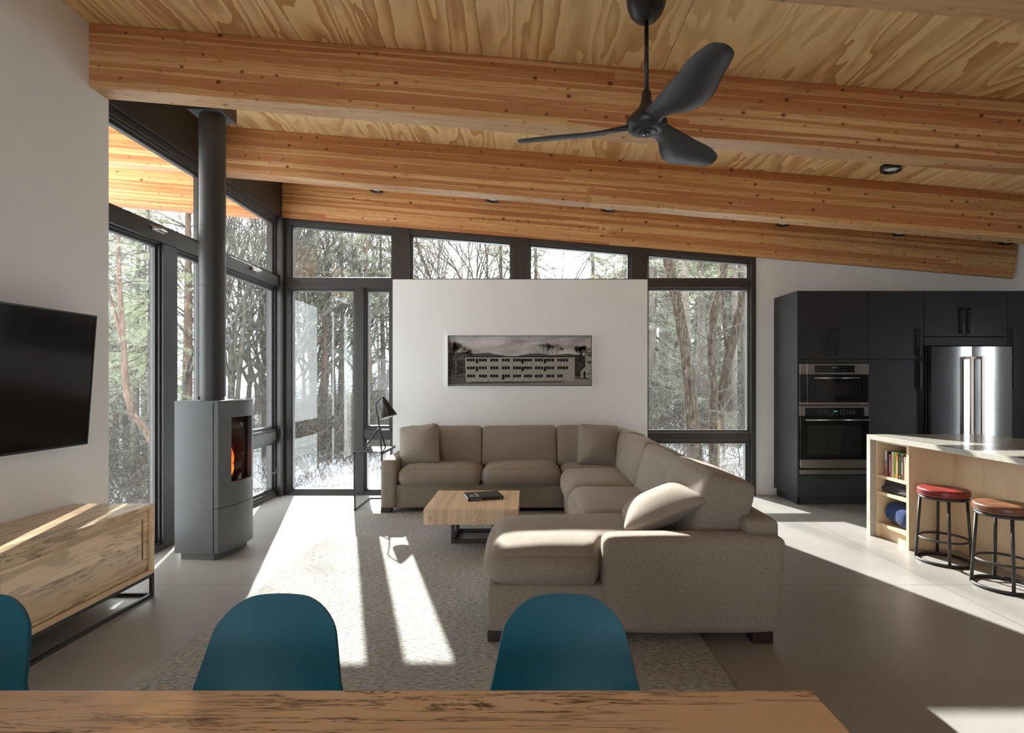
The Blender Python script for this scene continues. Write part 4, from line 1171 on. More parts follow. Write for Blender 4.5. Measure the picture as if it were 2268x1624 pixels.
# oven
t = thing('wall_oven', 'built-in wall oven with wide dark glass door below the microwave', 'oven', (3.44, 6.3, 0.36))
b = MB(); b.box(x0 + 0.03, x1 - 0.03, YF + 0.012, YF + 0.52, 0.36, 1.11); b.build('body', M['cab_in'], t)
face('control_panel', 57, 1022, 618, 757, 'steel_warm', yf, YF + 0.012, t)
b = MB(); b.box(px(135), px(950), yf - 0.004, yf + 0.0002, pzz(758), pzz(646)); b.mi = 1
for u in (340, 370, 402, 432): b.box(px(u - 7), px(u + 7), yf - 0.0046, yf - 0.0039, pzz(698), pzz(688))
for u in (625, 652, 680):
    for v in (676, 694, 716, 736): b.box(px(u - 6), px(u + 6), yf - 0.0046, yf - 0.0039, pzz(v + 5), pzz(v - 4))
for u in (720, 750, 782, 813):
    for v in (692, 720): b.box(px(u - 8), px(u + 8), yf - 0.0046, yf - 0.0039, pzz(v + 6), pzz(v - 5))
for u in (510, 571): b.box(px(u - 9), px(u + 9), yf - 0.0046, yf - 0.0039, pzz(742), pzz(734))
cp = b.build('display', [M['blackglass'], M['ink_dim']], t)
b = MB()
for k, u in enumerate((533, 546, 560, 574)): b.box(px(u), px(u + (3 if k == 2 else 8)), yf - 0.0048, yf - 0.0039, pzz(704), pzz(686))
b.build('clock_digits', M['clock'], cp)
d = face('door', 60, 1012, 770, 1358, 'blackglass', yf - 0.010, YF + 0.012, t)
face('window', 166, 908, 886, 1292, 'ovenwin', yf - 0.0106, yf - 0.0099, d, 0)
face('lower_trim', 60, 1012, 1360, 1476, 'steel_warm', yf - 0.010, YF + 0.012, t)
face('base_trim', 45, 1022, 1502, 1565, 'steel_warm', yf, YF + 0.012, t)
b = MB(); b.tube([(px(120), yf - 0.045, pzz(810)), (px(998), yf - 0.045, pzz(810))], 0.008, 12)
for u in (134, 984): b.tube([(px(u), yf - 0.045, pzz(810)), (px(u), yf - 0.010, pzz(810))], 0.006, 8)
b.build('handle', M['chrome'], d, smooth=True)

# pantry
B0, B1 = 3.833, 4.452
t = thing('pantry_cabinet', 'tall plain charcoal pantry cabinet between the ovens and refrigerator', 'cabinet', (4.14, 6.3, 0))
carcass(t, B0, B1, (1.63,))
d = panel(B0, B1, 1.635, CT, t); pull(d, B1 - 0.055, 1.67, 1.98)
d = panel(B0, B1, 0.095, 1.631, t); pull(d, B1 - 0.052, 1.31, 1.615)
b = MB(); b.box(B0, B1, YF + 0.055, YF + 0.07, 0, 0.09); b.build('toe_kick', M['cab'], t)
# over the refrigerator
C0, C1 = 4.455, 5.390
t = thing('fridge_cabinet', 'charcoal two-door cupboard above the refrigerator', 'cabinet', (4.92, 6.3, 1.79))
b = MB(); w = 0.018
b.box(C0, C0 + w, YF + 0.022, YW, 0.0, CT); b.box(C1 - w, C1, YF + 0.022, YW, 0.0, CT)
b.box(C0 + w, C1 - w, YF + 0.022, YW, CT - w, CT); b.box(C0 + w, C1 - w, YF + 0.022, YW, 1.79, 1.79 + w); b.build('carcass', M['cab'], t)
for xa, xb, hx in ((C0, 4.922, 4.922 - 0.045), (4.922, C1, 4.922 + 0.040)):
    d = panel(xa, xb, 1.893, CT, t); pull(d, hx, 1.92, 2.22)
panel(C0, C1, 1.790, 1.886, t, 'filler_strip')
# right end cabinet
t = thing('end_cabinet', 'tall charcoal cabinet right of the refrigerator, cut by the picture edge', 'cabinet', (5.7, 6.3, 0))
D0, D1 = 5.393, 5.985
carcass(t, D0, D1, (1.63,))
d = panel(D0, D1, 1.635, CT, t); pull(d, D0 + 0.045, 1.67, 1.98)
d = panel(D0, D1, 0.095, 1.631, t); pull(d, D0 + 0.045, 1.31, 1.615)
b = MB(); b.box(D0, D1, YF + 0.055, YF + 0.07, 0, 0.09); b.build('toe_kick', M['cab'], t)

# unseen tall cabinets added on the side wall to darken the refrigerator's reflection
t = thing('reflection_cabinet', 'tall charcoal cabinet added on the side wall outside the frame, for a dark reflection', 'cabinet', (5.7, 3.5, 0))
b = MB(); b.box(5.42, 5.998, 2.60, 4.42, 0.0, CT); b.build('carcass', M['cab'], t)
for k in range(3):
    b = MB(); b.box(5.40, 5.42, 2.60 + 0.607 * k + 0.0015, 2.60 + 0.607 * (k + 1) - 0.0015, 0.092, CT - 0.002); b.build('door', M['cab'], t)

# refrigerator
t = thing('refrigerator', 'stainless steel french-door refrigerator set into the dark cabinets', 'refrigerator', (4.92, 6.3, 0))
f0, f1, fy = 4.477, 5.368, 5.985
b = MB(); b.box(f0, f1, fy + 0.075, 6.60, 0.02, 1.765); b.build('body', M['cab'], t, bevel=0.004)
def fdoor(xa, xb, z0, z1, name):
    b = MB(); n = 16
    for i in range(n + 1):                       # faintly bowed front
        s = i / n; x = xa + (xb - xa) * s; y = fy - 0.006 * (1 - (2 * s - 1) ** 2)
        b.v += [(x, y, z0), (x, y, z1), (x, fy + 0.065, z0), (x, fy + 0.065, z1)]
    for i in range(n):
        a = 4 * i; c = a + 4
        for q in ((a, c, c + 1, a + 1), (a + 2, a + 3, c + 3, c + 2), (a, a + 2, c + 2, c), (a + 1, c + 1, c + 3, a + 3)): b.f.append(list(q)); b.m.append(0)
    b.f.append([0, 1, 3, 2]); b.f.append([4 * n, 4 * n + 2, 4 * n + 3, 4 * n + 1]); b.m += [0, 0]
    return edge_split_smooth(b.build(name, M['steel'], t, smooth=True), 30)
xm = 4.928
dl = fdoor(f0, xm - 0.003, 0.62, 1.775, 'door'); dr = fdoor(xm + 0.003, f1, 0.62, 1.775, 'door')
dz = fdoor(f0, f1, 0.08, 0.612, 'freezer_drawer')
for d, x in ((dl, xm - 0.058), (dr, xm + 0.062)):
    b = MB(); b.box(x - 0.016, x + 0.016, fy - 0.075, fy - 0.055, 0.76, 1.665)
    b.box(x - 0.016, x + 0.016, fy - 0.055, fy - 0.003, 0.76, 0.79); b.box(x - 0.016, x + 0.016, fy - 0.055, fy - 0.003, 1.635, 1.665)
    b.build('handle', M['steel_warm'], d, bevel=0.003)
b = MB(); b.box(f0 + 0.06, f1 - 0.06, fy - 0.07, fy - 0.05, 0.53, 0.56); b.box(f0 + 0.06, f0 + 0.09, fy - 0.05, fy, 0.53, 0.56); b.box(f1 - 0.09, f1 - 0.06, fy - 0.05, fy, 0.53, 0.56)
b.build('handle', M['steel_warm'], dz, bevel=0.003)
b = MB(); b.box(f0 - 0.012, f0 + 0.03, fy + 0.02, fy + 0.10, 1.766, 1.785); b.build('hinge_cover', M['cab_in'], t, bevel=0.003)

# ------------------------------------------------------------------ island
t = thing('kitchen_island', 'pale maple kitchen island with open end shelves facing the living room', 'island', (3.6, 3.7, 0))
ya, yb, xa, xb = 4.462, 4.885, 3.153, 3.540
def ibox(name, *a, mat='maple', bev=0.0015):
    b = MB(); b.box(*a); return b.build(name, M[mat], t, bevel=bev)
w = 0.030
ibox('side_panel', xa, xb, ya, ya + w, 0.0, 0.868)
ibox('side_panel', xa, xb, yb - 0.018, yb, 0.0, 0.868)
ibox('back_panel', xb - 0.018, xb, ya + w, yb - 0.018, 0.0, 0.868)
ibox('top_rail', xa, xb - 0.018, ya + w, yb - 0.018, 0.848, 0.868, mat='maple_h')
for zt in (0.558, 0.411, 0.133):
    ibox('shelf', xa + 0.004, xb - 0.018, ya + w, yb - 0.018, zt - 0.026, zt, mat='maple_h')
ibox('toe_kick', xa + 0.035, xa + 0.05, ya + w, yb - 0.018, 0.0, 0.107)
ibox('cabinet_front', xb, xb + 0.020, 1.90, yb, 0.0, 0.868)
ibox('cabinet_body', xb + 0.020, 4.12, 1.90, yb, 0.0, 0.868)
b = MB()
for z in (0.66, 0.68, 0.70, 0.64, 0.50, 0.36): b.lathe([(0.0, 0.0), (0.0028, 0.0)], (xa + 0.05, yb - 0.0185, z), 10, Matrix.Rotation(PI / 2, 3, 'X'))
b.build('shelf_pin_holes', M['cab_in'], t)
t = thing('worktop', 'grey-beige polished stone worktop with a waterfall end on the island', 'worktop', (3.64, 3.4, 0))
b = MB(); b.box(3.105, 4.17, 1.88, 4.94, 0.870, 0.910); b.build('slab', M['counter'], t, bevel=0.002)
b = MB(); b.box(3.105, 4.17, 4.888, 4.94, 0.0, 0.870); b.build('waterfall_end', M['counter'], t, bevel=0.002)

# books on the top shelf
spines = [  # width, height, colour, accent, label
    (0.024, 0.222, (0.50, 0.49, 0.47), (0.36, 0.02, 0.02), 'white cookbook with a red lower spine, farthest on the shelf'),
    (0.015, 0.218, (0.020, 0.014, 0.018), None, 'thin black book beside the red and white one'),
    (0.020, 0.196, (0.42, 0.38, 0.20), None, 'cream book between the black book and a red one'),
    (0.027, 0.198, (0.33, 0.035, 0.022), None, 'short red book left of the white-spined cookbook'),
    (0.026, 0.222, (0.66, 0.64, 0.58), (0.05, 0.05, 0.05), 'white-spined cookbook left of the lime green book'),
    (0.056, 0.222, (0.36, 0.52, 0.022), (0.05, 0.10, 0.01), 'thick lime green cookbook in the middle of the shelf'),
    (0.018, 0.216, (0.45, 0.075, 0.028), None, 'narrow orange-red book right of the lime green one'),
    (0.024, 0.232, (0.025, 0.15, 0.035), (0.5, 0.5, 0.42), 'tall dark green book on the shelf'),
    (0.026, 0.224, (0.35, 0.38, 0.17), None, 'pale olive book right of the dark green one'),
    (0.017, 0.206, (0.10, 0.018, 0.022), (0.6, 0.6, 0.6), 'slim maroon book near the shelf side'),
    (0.022, 0.200, (0.68, 0.69, 0.66), None, 'pale grey-white book nearest the shelf side'),
]
spines = [(a * 0.86,) + r for a, *q in spines for r in [tuple(q)]]
yy = yb - 0.018 - 0.080
for i, (wd, h, c, ac, lab) in enumerate(spines):
    x0 = xa + 0.018 + 0.006 * ((i * 7) % 3); dep = 0.165 + 0.01 * (i % 3); z0 = 0.5586
    y1, y0 = yy, yy - wd; yy = y0 - 0.001
    t = thing('book', lab, 'book', (x0 + dep / 2, (y0 + y1) / 2, z0), group='cookbooks on the island shelf')
    cm = flat('book_cloth', c, 0.45)
    b = MB(); b.box(x0, x0 + 0.003, y0, y1, z0, z0 + h); b.box(x0 + 0.003, x0 + dep, y0, y0 + 0.002, z0, z0 + h); b.box(x0 + 0.003, x0 + dep, y1 - 0.002, y1, z0, z0 + h)
    b.build('cover', cm, t, bevel=0.0008)
    b = MB(); b.box(x0 + 0.003, x0 + dep - 0.004, y0 + 0.002, y1 - 0.002, z0 + 0.001, z0 + h - 0.004); b.build('page_block', M['paper'], t)
    Mx = lambda z, y: Matrix(((0, 0, -1, x0 - 0.0004), (0, -1, 0, y), (-1, 0, 0, z), (0, 0, 0, 1)))
    if i == 0:
        b = MB(); b.box(x0 - 0.0005, x0, y0 + 0.0005, y1 - 0.0005, z0 + 0.001, z0 + 0.135); b.build('spine_band', flat('red_band', ac, 0.5), t)
        b = MB()
        for k in range(9): b.box(x0 - 0.0010, x0 - 0.0005, (y0 + y1) / 2 - 0.004, (y0 + y1) / 2 + 0.004, z0 + 0.070 + 0.0065 * k, z0 + 0.074 + 0.0065 * k)
        b.build('spine_lettering', M['ink_white'], t)
    elif i == 4:
        text_obj('spine_lettering', 'Vegetarian Flavor', 0.021, Mx(z0 + 0.195, y0 + wd * 0.72), M['handle'], t, 0.0002)
    elif i == 5:
        b = MB(); pts = []
        for k in range(90):
            s = k / 89
            pts.append((x0 - 0.0006, y0 + wd * 0.62 + 0.006 * math.sin(k * 1.15) * (1.6 if k % 17 in (3, 4) else 1), z0 + 0.195 - 0.165 * s + 0.002 * math.cos(k * 1.15)))
        b.tube(pts, 0.0007, 4); b.build('spine_lettering', flat('green_ink', ac, 0.5), t)
    elif i in (3, 6, 7, 9):
        b = MB()
        for k in range(11): b.box(x0 - 0.0006, x0, (y0 + y1) / 2 - 0.0045, (y0 + y1) / 2 + 0.0045, z0 + 0.045 + 0.0095 * k, z0 + 0.0505 + 0.0095 * k)
        b.build('spine_lettering', M['ink_white'] if i != 7 else flat('pale_green_ink', (0.10, 0.30, 0.10), 0.5), t)
        if i == 7:
            b = MB(); b.box(x0 - 0.0006, x0, y0 + 0.004, y1 - 0.004, z0 + 0.014, z0 + 0.032); b.build('spine_label', flat('cream_label', ac, 0.5), t)

# folded blankets
def blanket(name, label, c, half, mat, seed, folds=3, tilt=0.0, wob=0.006):
    o = thing(name, label, 'blanket', (c[0], c[1], c[2] - half[2]))
    for k in range(folds):
        h = half[2] / folds
        s = 1 - 0.03 * k
        b = MB(); b.soft((c[0] + 0.004 * k, c[1] + 0.006 * (k % 2), c[2] - half[2] + h * (2 * k + 1)), (half[0] * s, half[1] * s, h * 1.02), h * 0.98 if folds > 1 else 0.055, (0.0, 0.008, (0.004 + 0.008 * (k == folds - 1)) if folds > 1 else 0.012), Matrix.Rotation(tilt, 3, 'X'), 16, wob if folds > 1 else 0.016, seed + k)
        b.build('fold', mat, o, smooth=True)
    return o
blanket('folded_blanket', 'folded charcoal wool blanket on the middle island shelf', (3.335, 4.680, 0.411 + 0.056), (0.150, 0.172, 0.046), M['blk_cloth'], 3, 3)
blanket('folded_blanket', 'crumpled navy blue fleece blanket on the bottom island shelf', (3.335, 4.680, 0.133 + 0.104), (0.150, 0.166, 0.076), M['blue_cloth'], 9, 1)

# bar stools
def stool(x, y, label, leather):
    t = thing('bar_stool', label, 'stool', (x, y, 0), math.radians(20), 'round backless stools at the island')
    b = MB(); b.lathe([(0.0, 0.510), (0.150, 0.510), (0.160, 0.511), (0.166, 0.515), (0.1685, 0.522), (0.169, 0.530), (0.169, 0.547), (0.168, 0.555), (0.1645, 0.5615), (0.158, 0.565), (0.148, 0.5665), (0.08, 0.568), (0.0, 0.5685)], n=48)
    edge_split_smooth(b.build('seat', M[leather], t, smooth=True, world=False), 50)
    b = MB(); b.torus((0, 0, 0.498), 0.152, 0.011); b.build('seat_ring', M['steel_blk'], t, smooth=True, world=False)
    for k in range(4):
        a = PI / 4 + k * PI / 2
        b = MB(); b.tube([(0.148 * math.cos(a), 0.148 * math.sin(a), 0.495), (0.176 * math.cos(a), 0.176 * math.sin(a), 0.018)], 0.0105, 10)
        b.build('leg', M['steel_blk'], t, smooth=True, world=False)
    b = MB(); b.torus((0, 0, 0.180), 0.157, 0.009); b.build('foot_ring', M['steel_blk'], t, smooth=True, world=False)
    b = MB(); b.torus((0, 0, 0.0115), 0.172, 0.011); b.build('base_ring', M['steel_blk'], t, smooth=True, world=False)
    return t
stool(3.235, 4.20, 'black steel bar stool with a round red leather seat', 'leather_red')
stool(3.245, 3.68, 'black steel bar stool with a round tan leather seat, at the right edge', 'leather_brn')
# ------------------------------------------------------------------ outside: snowy forest
def gz(x, y):
    """snow ground height"""
    d = max(0.0, y - 6.8)
    z = -0.45 - 0.004 * d
    l = max(0.0, -x - 1.5 - 0.12 * d)
    z -= 0.16 * l - 0.0011 * l * l if l < 70 else 0.16 * 70 - 0.0011 * 4900
    z += 0.07 * math.sin(x * 0.9 + 1) * math.sin(y * 0.7) + 0.14 * math.sin(x * 0.31 + y * 0.22)
    r = max(0.0, x - 2); z += 0.012 * r
    return z
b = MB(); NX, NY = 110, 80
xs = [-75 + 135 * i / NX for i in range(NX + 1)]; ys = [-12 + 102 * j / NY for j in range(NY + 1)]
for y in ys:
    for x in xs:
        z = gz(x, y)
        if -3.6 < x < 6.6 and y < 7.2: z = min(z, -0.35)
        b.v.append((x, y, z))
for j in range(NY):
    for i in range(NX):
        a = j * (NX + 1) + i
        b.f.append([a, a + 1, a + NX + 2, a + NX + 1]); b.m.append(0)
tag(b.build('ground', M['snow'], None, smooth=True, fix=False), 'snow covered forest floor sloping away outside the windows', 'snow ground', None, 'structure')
# far wooded hill across the valley, distance haze put into its grey-blue colour
def hill_mat():
    m = NT('haze_tinted_hill'); v = m.obj()
    a = m.noise(m.scale(v, (0.6, 0.6, 0.25)), 1.0, 6, 0.7)
    return m.pbr(m.ramp(a, [(0.35, (0.20, 0.23, 0.25)), (0.6, (0.42, 0.46, 0.50))]), 0.95)
b = MB(); n = 60
for i in range(n + 1):
    u = i / n; x = -260 + 330 * u; y = 190 + 20 * math.sin(u * 5)
    h = 22 + 9 * math.sin(u * 4.2 + 0.7) + 3 * math.sin(u * 17)
    b.v += [(x, y - 70, -30), (x, y - 20, h * 0.62), (x, y, h), (x, y + 40, -30)]
for i in range(n):
    for k in range(3):
        a = 4 * i + k; b.f.append([a, a + 4, a + 5, a + 1]); b.m.append(0)
tag(b.build('hills', hill_mat(), None, smooth=True), 'wooded snowy hill across the valley, pale with haze put into its colour', 'hill', None, 'structure')

M['bark_red'] = bark_mat('pine_bark', (0.07, 0.05, 0.042), (0.135, 0.090, 0.070), (0.18, 0.132, 0.108))
M['bark_grey'] = bark_mat('spruce_bark', (0.06, 0.052, 0.045), (0.10, 0.088, 0.075), (0.15, 0.135, 0.12))
M['bark_old'] = bark_mat('mossy_maple_bark', (0.016, 0.012, 0.009), (0.044, 0.034, 0.025), (0.10, 0.09, 0.08), 2.2)
M['bark_pale'] = bark_mat('pale_beech_bark', (0.085, 0.07, 0.06), (0.125, 0.105, 0.09), (0.16, 0.138, 0.12))
M['twig'] = bark_mat('grey_twig', (0.05, 0.044, 0.037), (0.085, 0.076, 0.065), (0.13, 0.118, 0.10))
def needle_mat(name, a, c):
    m = NT(name); v = m.obj()
    n = m.noise(v, 1.6, 4, 0.7)
    c2 = m.mix(m.step(n, 0.35, 0.65), a, c)
    d = m.n('BsdfDiffuse', {0: c2}); tl = m.n('BsdfTranslucent', {0: c2})
    mx = m.n('MixShader', {0: 0.45, 1: d.outputs[0], 2: tl.outputs[0]})
    m.t.links.new(mx.outputs[0], m.out.inputs[0])
    return m.mat
M['needle_a'] = needle_mat('pine_needles', (0.20, 0.22, 0.15), (0.32, 0.345, 0.25))
M['needle_b'] = needle_mat('spruce_needles', (0.19, 0.205, 0.165), (0.30, 0.315, 0.25))
M['needle_c'] = needle_mat('hemlock_needles', (0.25, 0.275, 0.17), (0.36, 0.385, 0.26))

R = random.Random
def blades(b, p, d, n, L, w, rng, spread=0.9):
    """a tuft of thin needles around direction d"""
    p = Vector(p)
    for _ in range(n):
        q = (d + Vector((rng.gauss(0, spread), rng.gauss(0, spread), rng.gauss(0, spread)))).normalized()
        l = L * rng.uniform(0.55, 1.1)
        s = q.cross(Vector((rng.gauss(0, 1), rng.gauss(0, 1), rng.gauss(0, 1)))).normalized() * w
        o = p + q * (-0.25 * l) + Vector((rng.gauss(0, 1), rng.gauss(0, 1), rng.gauss(0, 1))) * L * 0.25
        k = len(b.v); b.v += [tuple(o - s), tuple(o + s), tuple(o + q * l)]
        b.f.append([k, k + 1, k + 2]); b.m.append(0)
def bendy(p0, d, L, n, rng, curve=0.25, up=0.0):
    pts = [Vector(p0)]; d = Vector(d).normalized()
    for _ in range(n):
        d = (d + Vector((rng.gauss(0, curve), rng.gauss(0, curve), rng.gauss(0, curve) + up)) / n ** 0.5).normalized()
        pts.append(pts[-1] + d * L / n)
    return pts

def conifer(seed, H, r0, crown0, bl, droop, needle, bark, dead=1.0, dens=1.0, tuft=(0.20, 0.010), pine=False):
    """returns (trunk mesh, branch mesh, needle mesh) for a conifer of height H"""
    rng = R(seed)
    tr = MB(); br = MB(); fo = MB()
    n = 14; ax, ay = rng.uniform(-.03, .03) * H, rng.uniform(-.03, .03) * H; ph = rng.uniform(0, 6)
    axis = lambda z: Vector((ax * (z / H) ** 2 + 0.02 * H * 0.3 * math.sin(ph + 5 * z / H), ay * (z / H) ** 2 + 0.006 * H * math.cos(ph + 4 * z / H), z))
    tr.tube([axis(H * i / n) - Vector((0, 0, 0.5 if i == 0 else 0)) for i in range(n + 1)], [r0 * (1 - 0.93 * (i / n) ** 1.1) * (1.25 if i == 0 else 1) for i in range(n + 1)], 9)
    z = H * 0.06
    while z < H * 0.985:
        f = z / H
        for _ in range(rng.randint(3, 5) if not pine else rng.randint(1, 3)):
            a = rng.uniform(0, 2 * PI)
            live = f > crown0
            if not live:
                if rng.random() > dead * 0.8: continue
                L = bl * rng.uniform(0.25, 0.7)
            else:
                s = (f - crown0) / (1 - crown0)
                L = bl * ((1 - s) ** (0.8 if not pine else 0.5)) * rng.uniform(0.6, 1.1) + 0.12
                if pine: L *= min(1.0, 0.45 + 2.2 * s)
            el = (-0.25 - droop * (1 - f) if not pine else rng.uniform(0.0, 0.55)) + rng.gauss(0, 0.12)
            d = Vector((math.cos(a) * math.cos(el), math.sin(a) * math.cos(el), math.sin(el)))
            p0 = axis(z)
            ns = 6 if L > 0.7 else 4
            pts = bendy(p0, d, L, ns, rng, 0.22 if live else 0.35, 0.10 if not pine else 0.0)
            rb = max(0.006, r0 * 0.16 * min(1, L / bl + 0.2)) * (1 if live else 0.75)
            br.tube(pts, [rb * (1 - 0.8 * i / ns) for i in range(ns + 1)], 4, caps=False)
            for i in range(1, ns + 1):
                for sgn in (-1, 1):
                    if rng.random() > (0.85 if live else 0.55): continue
                    t = (pts[i] - pts[i - 1]).normalized()
                    sd = (t * 0.6 + t.cross(Vector((0, 0, 1))).normalized() * sgn + Vector((0, 0, rng.uniform(-0.35, 0.2)))).normalized()
                    l2 = L * 0.36 * (1 - 0.55 * i / ns) * rng.uniform(0.6, 1.2)
                    q = bendy(pts[i], sd, l2, 3, rng, 0.3)
                    br.tube(q, [rb * 0.42, rb * 0.3, rb * 0.2, rb * 0.1], 3, caps=False)
                    if live:
                        if pine:
                            for j in (2, 3): blades(fo, q[j], sd, int(18 * dens), tuft[0], tuft[1], rng, 0.75)
                        else:
                            m = max(2, int(l2 / 0.07))
                            for j in range(m):
                                s = (j + 0.6) / m * 2.999
                                pp = q[int(s)].lerp(q[int(s) + 1], s - int(s))
                                blades(fo, pp, sd + Vector((0, 0, -0.35)), int(12 * dens), tuft[0], tuft[1], rng, 0.55)
                if live and (not pine or i >= ns - 1): blades(fo, pts[i], (pts[i] - pts[i - 1]).normalized(), int(8 * dens), tuft[0], tuft[1], rng, 0.7)
        z += rng.uniform(0.20, 0.38) * (1.0 if not pine else 1.5) * H / 10
    nm = 'conifer_%d' % seed
    return (tr.mesh('trunk_' + nm, bark, smooth=True, fix=False), br.mesh('branches_' + nm, M['twig'], smooth=True, fix=False), fo.mesh('needles_' + nm, needle, fix=False))

def deciduous(seed, H, r0, stems=1, depth=6, bark=None, spread=0.30):
    rng = R(seed); tr = MB(); br = MB()
    def grow(p, d, L, r, k):
        n = 4
        pts = bendy(p, d, L, n, rng, 0.20, 0.05)
        (tr if k >= depth - 1 else br).tube(pts, [r * (1 - 0.32 * i / n) for i in range(n + 1)], 8 if k >= depth - 1 else (5 if k > 2 else 3), caps=False)
        if k == 0: return
        dd = (pts[-1] - pts[-2]).normalized()
        for i in range(2 if rng.random() < 0.55 else 3):
            q = (dd + Vector((rng.gauss(0, spread), rng.gauss(0, spread), rng.gauss(0, spread * 0.6)))).normalized()
            grow(pts[-1], q, L * rng.uniform(0.62, 0.86), r * 0.66 * rng.uniform(0.75, 1.05), k - 1)
        if k < depth:
            for i in (2, 3):
                if rng.random() < 0.6:
                    q = (dd * 0.6 + Vector((rng.gauss(0, .7), rng.gauss(0, .7), rng.gauss(0.1, .4)))).normalized()
                    grow(pts[i], q, L * 0.55, r * 0.35, max(0, k - 2))
    for s in range(stems):
        a = 2 * PI * s / max(1, stems) + rng.uniform(-.4, .4)
        lean = 0.0 if stems == 1 else 0.22
        grow(Vector((0.12 * (stems > 1) * math.cos(a), 0.12 * (stems > 1) * math.sin(a), -0.4)), Vector((lean * math.cos(a) + rng.gauss(0, .05), lean * math.sin(a) + rng.gauss(0, .05), 1)), H * 0.27, r0 * rng.uniform(0.75, 1.1), depth)
    nm = 'deciduous_%d' % seed
    return (tr.mesh('trunk_' + nm, bark or M['twig'], smooth=True, fix=False), br.mesh('branches_' + nm, bark or M['twig'], smooth=True, fix=False), None)

def thicket(seed, Rr, H, n):
    rng = R(seed); b = MB()
    for _ in range(n):
        a = rng.uniform(0, 6.28); r = Rr * rng.random() ** 0.5
        p = Vector((r * math.cos(a), r * math.sin(a), -0.2))
        pts = bendy(p, (rng.gauss(0, .35), rng.gauss(0, .35), 1), H * rng.uniform(0.4, 1.05), 6, rng, 0.4)
        b.tube(pts, [0.011 * (1 - 0.8 * i / 6) for i in range(7)], 3, caps=False)
        for i in range(2, 7):
            for _k in range(2):
                q = bendy(pts[i], (rng.gauss(0, 1), rng.gauss(0, 1), rng.uniform(-0.2, 0.9)), H * rng.uniform(0.10, 0.30), 3, rng, 0.4)
                b.tube(q, [0.005, 0.004, 0.003, 0.002], 3, caps=False)
    return b.mesh('thicket_%d' % seed, M['twig'], smooth=True, fix=False)

PINE = [conifer(s, 10, 0.13, 0.50, 1.9, 0, M['needle_a'], M['bark_red'], 0.55, 1.0, (0.14, 0.0055), True) for s in (1, 2, 3)]
SPRUCE = [conifer(s, 10, 0.12, c, 1.75, 0.45, nd, M['bark_grey'], 1.0, 1.0, (0.095, 0.0050)) for s, c, nd in ((11, 0.30, M['needle_b']), (12, 0.12, M['needle_b']), (13, 0.38, M['needle_c']))]
BARE = [deciduous(21, 10, 0.085, 1, 6), deciduous(22, 10, 0.085, 5, 6), deciduous(23, 11, 0.10, 1, 6, M['bark_pale'], 0.22), deciduous(24, 10, 0.06, 3, 6)]
BUSH = [thicket(s, 1.5, 2.6, 54) for s in (31, 32)]

def place(kind, proto, x, y, s, rz, label, group=None, sx=None, cat='tree'):
    t = thing(kind, label, cat, (x, y, gz(x, y)), rz, group)
    t.scale = (sx or s, sx or s, s)
    for nm, me in zip(('trunk', 'branches', 'foliage'), proto):
        if me is None: continue
        o = bpy.data.objects.new(nm, me); COL.objects.link(o); o.parent = t
    return t
def at_px(px_, y): return (px_ - 1165) * y / 1200.0
def capped(y, s, H=10.0):
    """keep trees that stand towards the sun low enough for its light to reach the windows"""
    return min(s, (0.585 * (y - 6.9) + 0.9) / H)

rng = R(77)
# trees seen through the left glass wall (clear of the sun's path)
GL = 'forest trees beyond the left glass wall'
for i, (p, y, k, s) in enumerate(((248, 21, 'p0', 1.45), (305, 17, 's0', 1.55), (340, 13, 's2', 1.2), (392, 15, 'b0', 1.2), (408, 19, 'p1', 1.5), (275, 22, 's1', 1.7), (322, 25, 's0', 1.9),
                                  (360, 23, 's1', 1.3), (225, 18, 's1', 1.6), (420, 26, 's2', 1.2), (290, 30, 's2', 1.7),
                                  (190, 26, 's0', 2.0), (150, 20, 's1', 1.8), (238, 42, 's1', 2.2))):
    if k[0] == 's': s *= 0.68
    pr = {'p': PINE, 's': SPRUCE, 'b': BARE}[k[0]][int(k[1])]
    nm = {'p': 'pine_tree', 's': 'spruce_tree', 'b': 'bare_tree'}[k[0]]
    lab = {'p': 'reddish-trunked pine in the forest beyond the window left of the stove', 's': 'grey-green conifer in the forest beyond the window left of the stove',
           'b': 'bare dark-branched tree beyond the window left of the stove'}[k[0]]
    place(nm, pr, at_px(p, y), y, s, rng.uniform(0, 6.28), lab, GL + (': ' + nm.replace('_', ' ')))
for i, (p, y, k, s) in enumerate(((528, 20, 1, 1.3), (560, 22, 3, 1.35), (583, 24, 0, 1.4), (505, 23, 0, 1.5), (545, 27, 3, 1.5), (598, 21, 3, 1.15))):
    place('bare_tree', BARE[k], at_px(p, y), y, s, rng.uniform(0, 6.28), 'bare many-branched grey tree beyond the window right of the stove', 'bare trees right of the stove')
for p, y, k, s in ((610, 32, 1, 1.2),):
    place('spruce_tree', SPRUCE[k], at_px(p, y), y, capped(y, s), rng.uniform(0, 6.28), 'small far conifer behind the bare trees right of the stove', 'far conifers right of the stove')
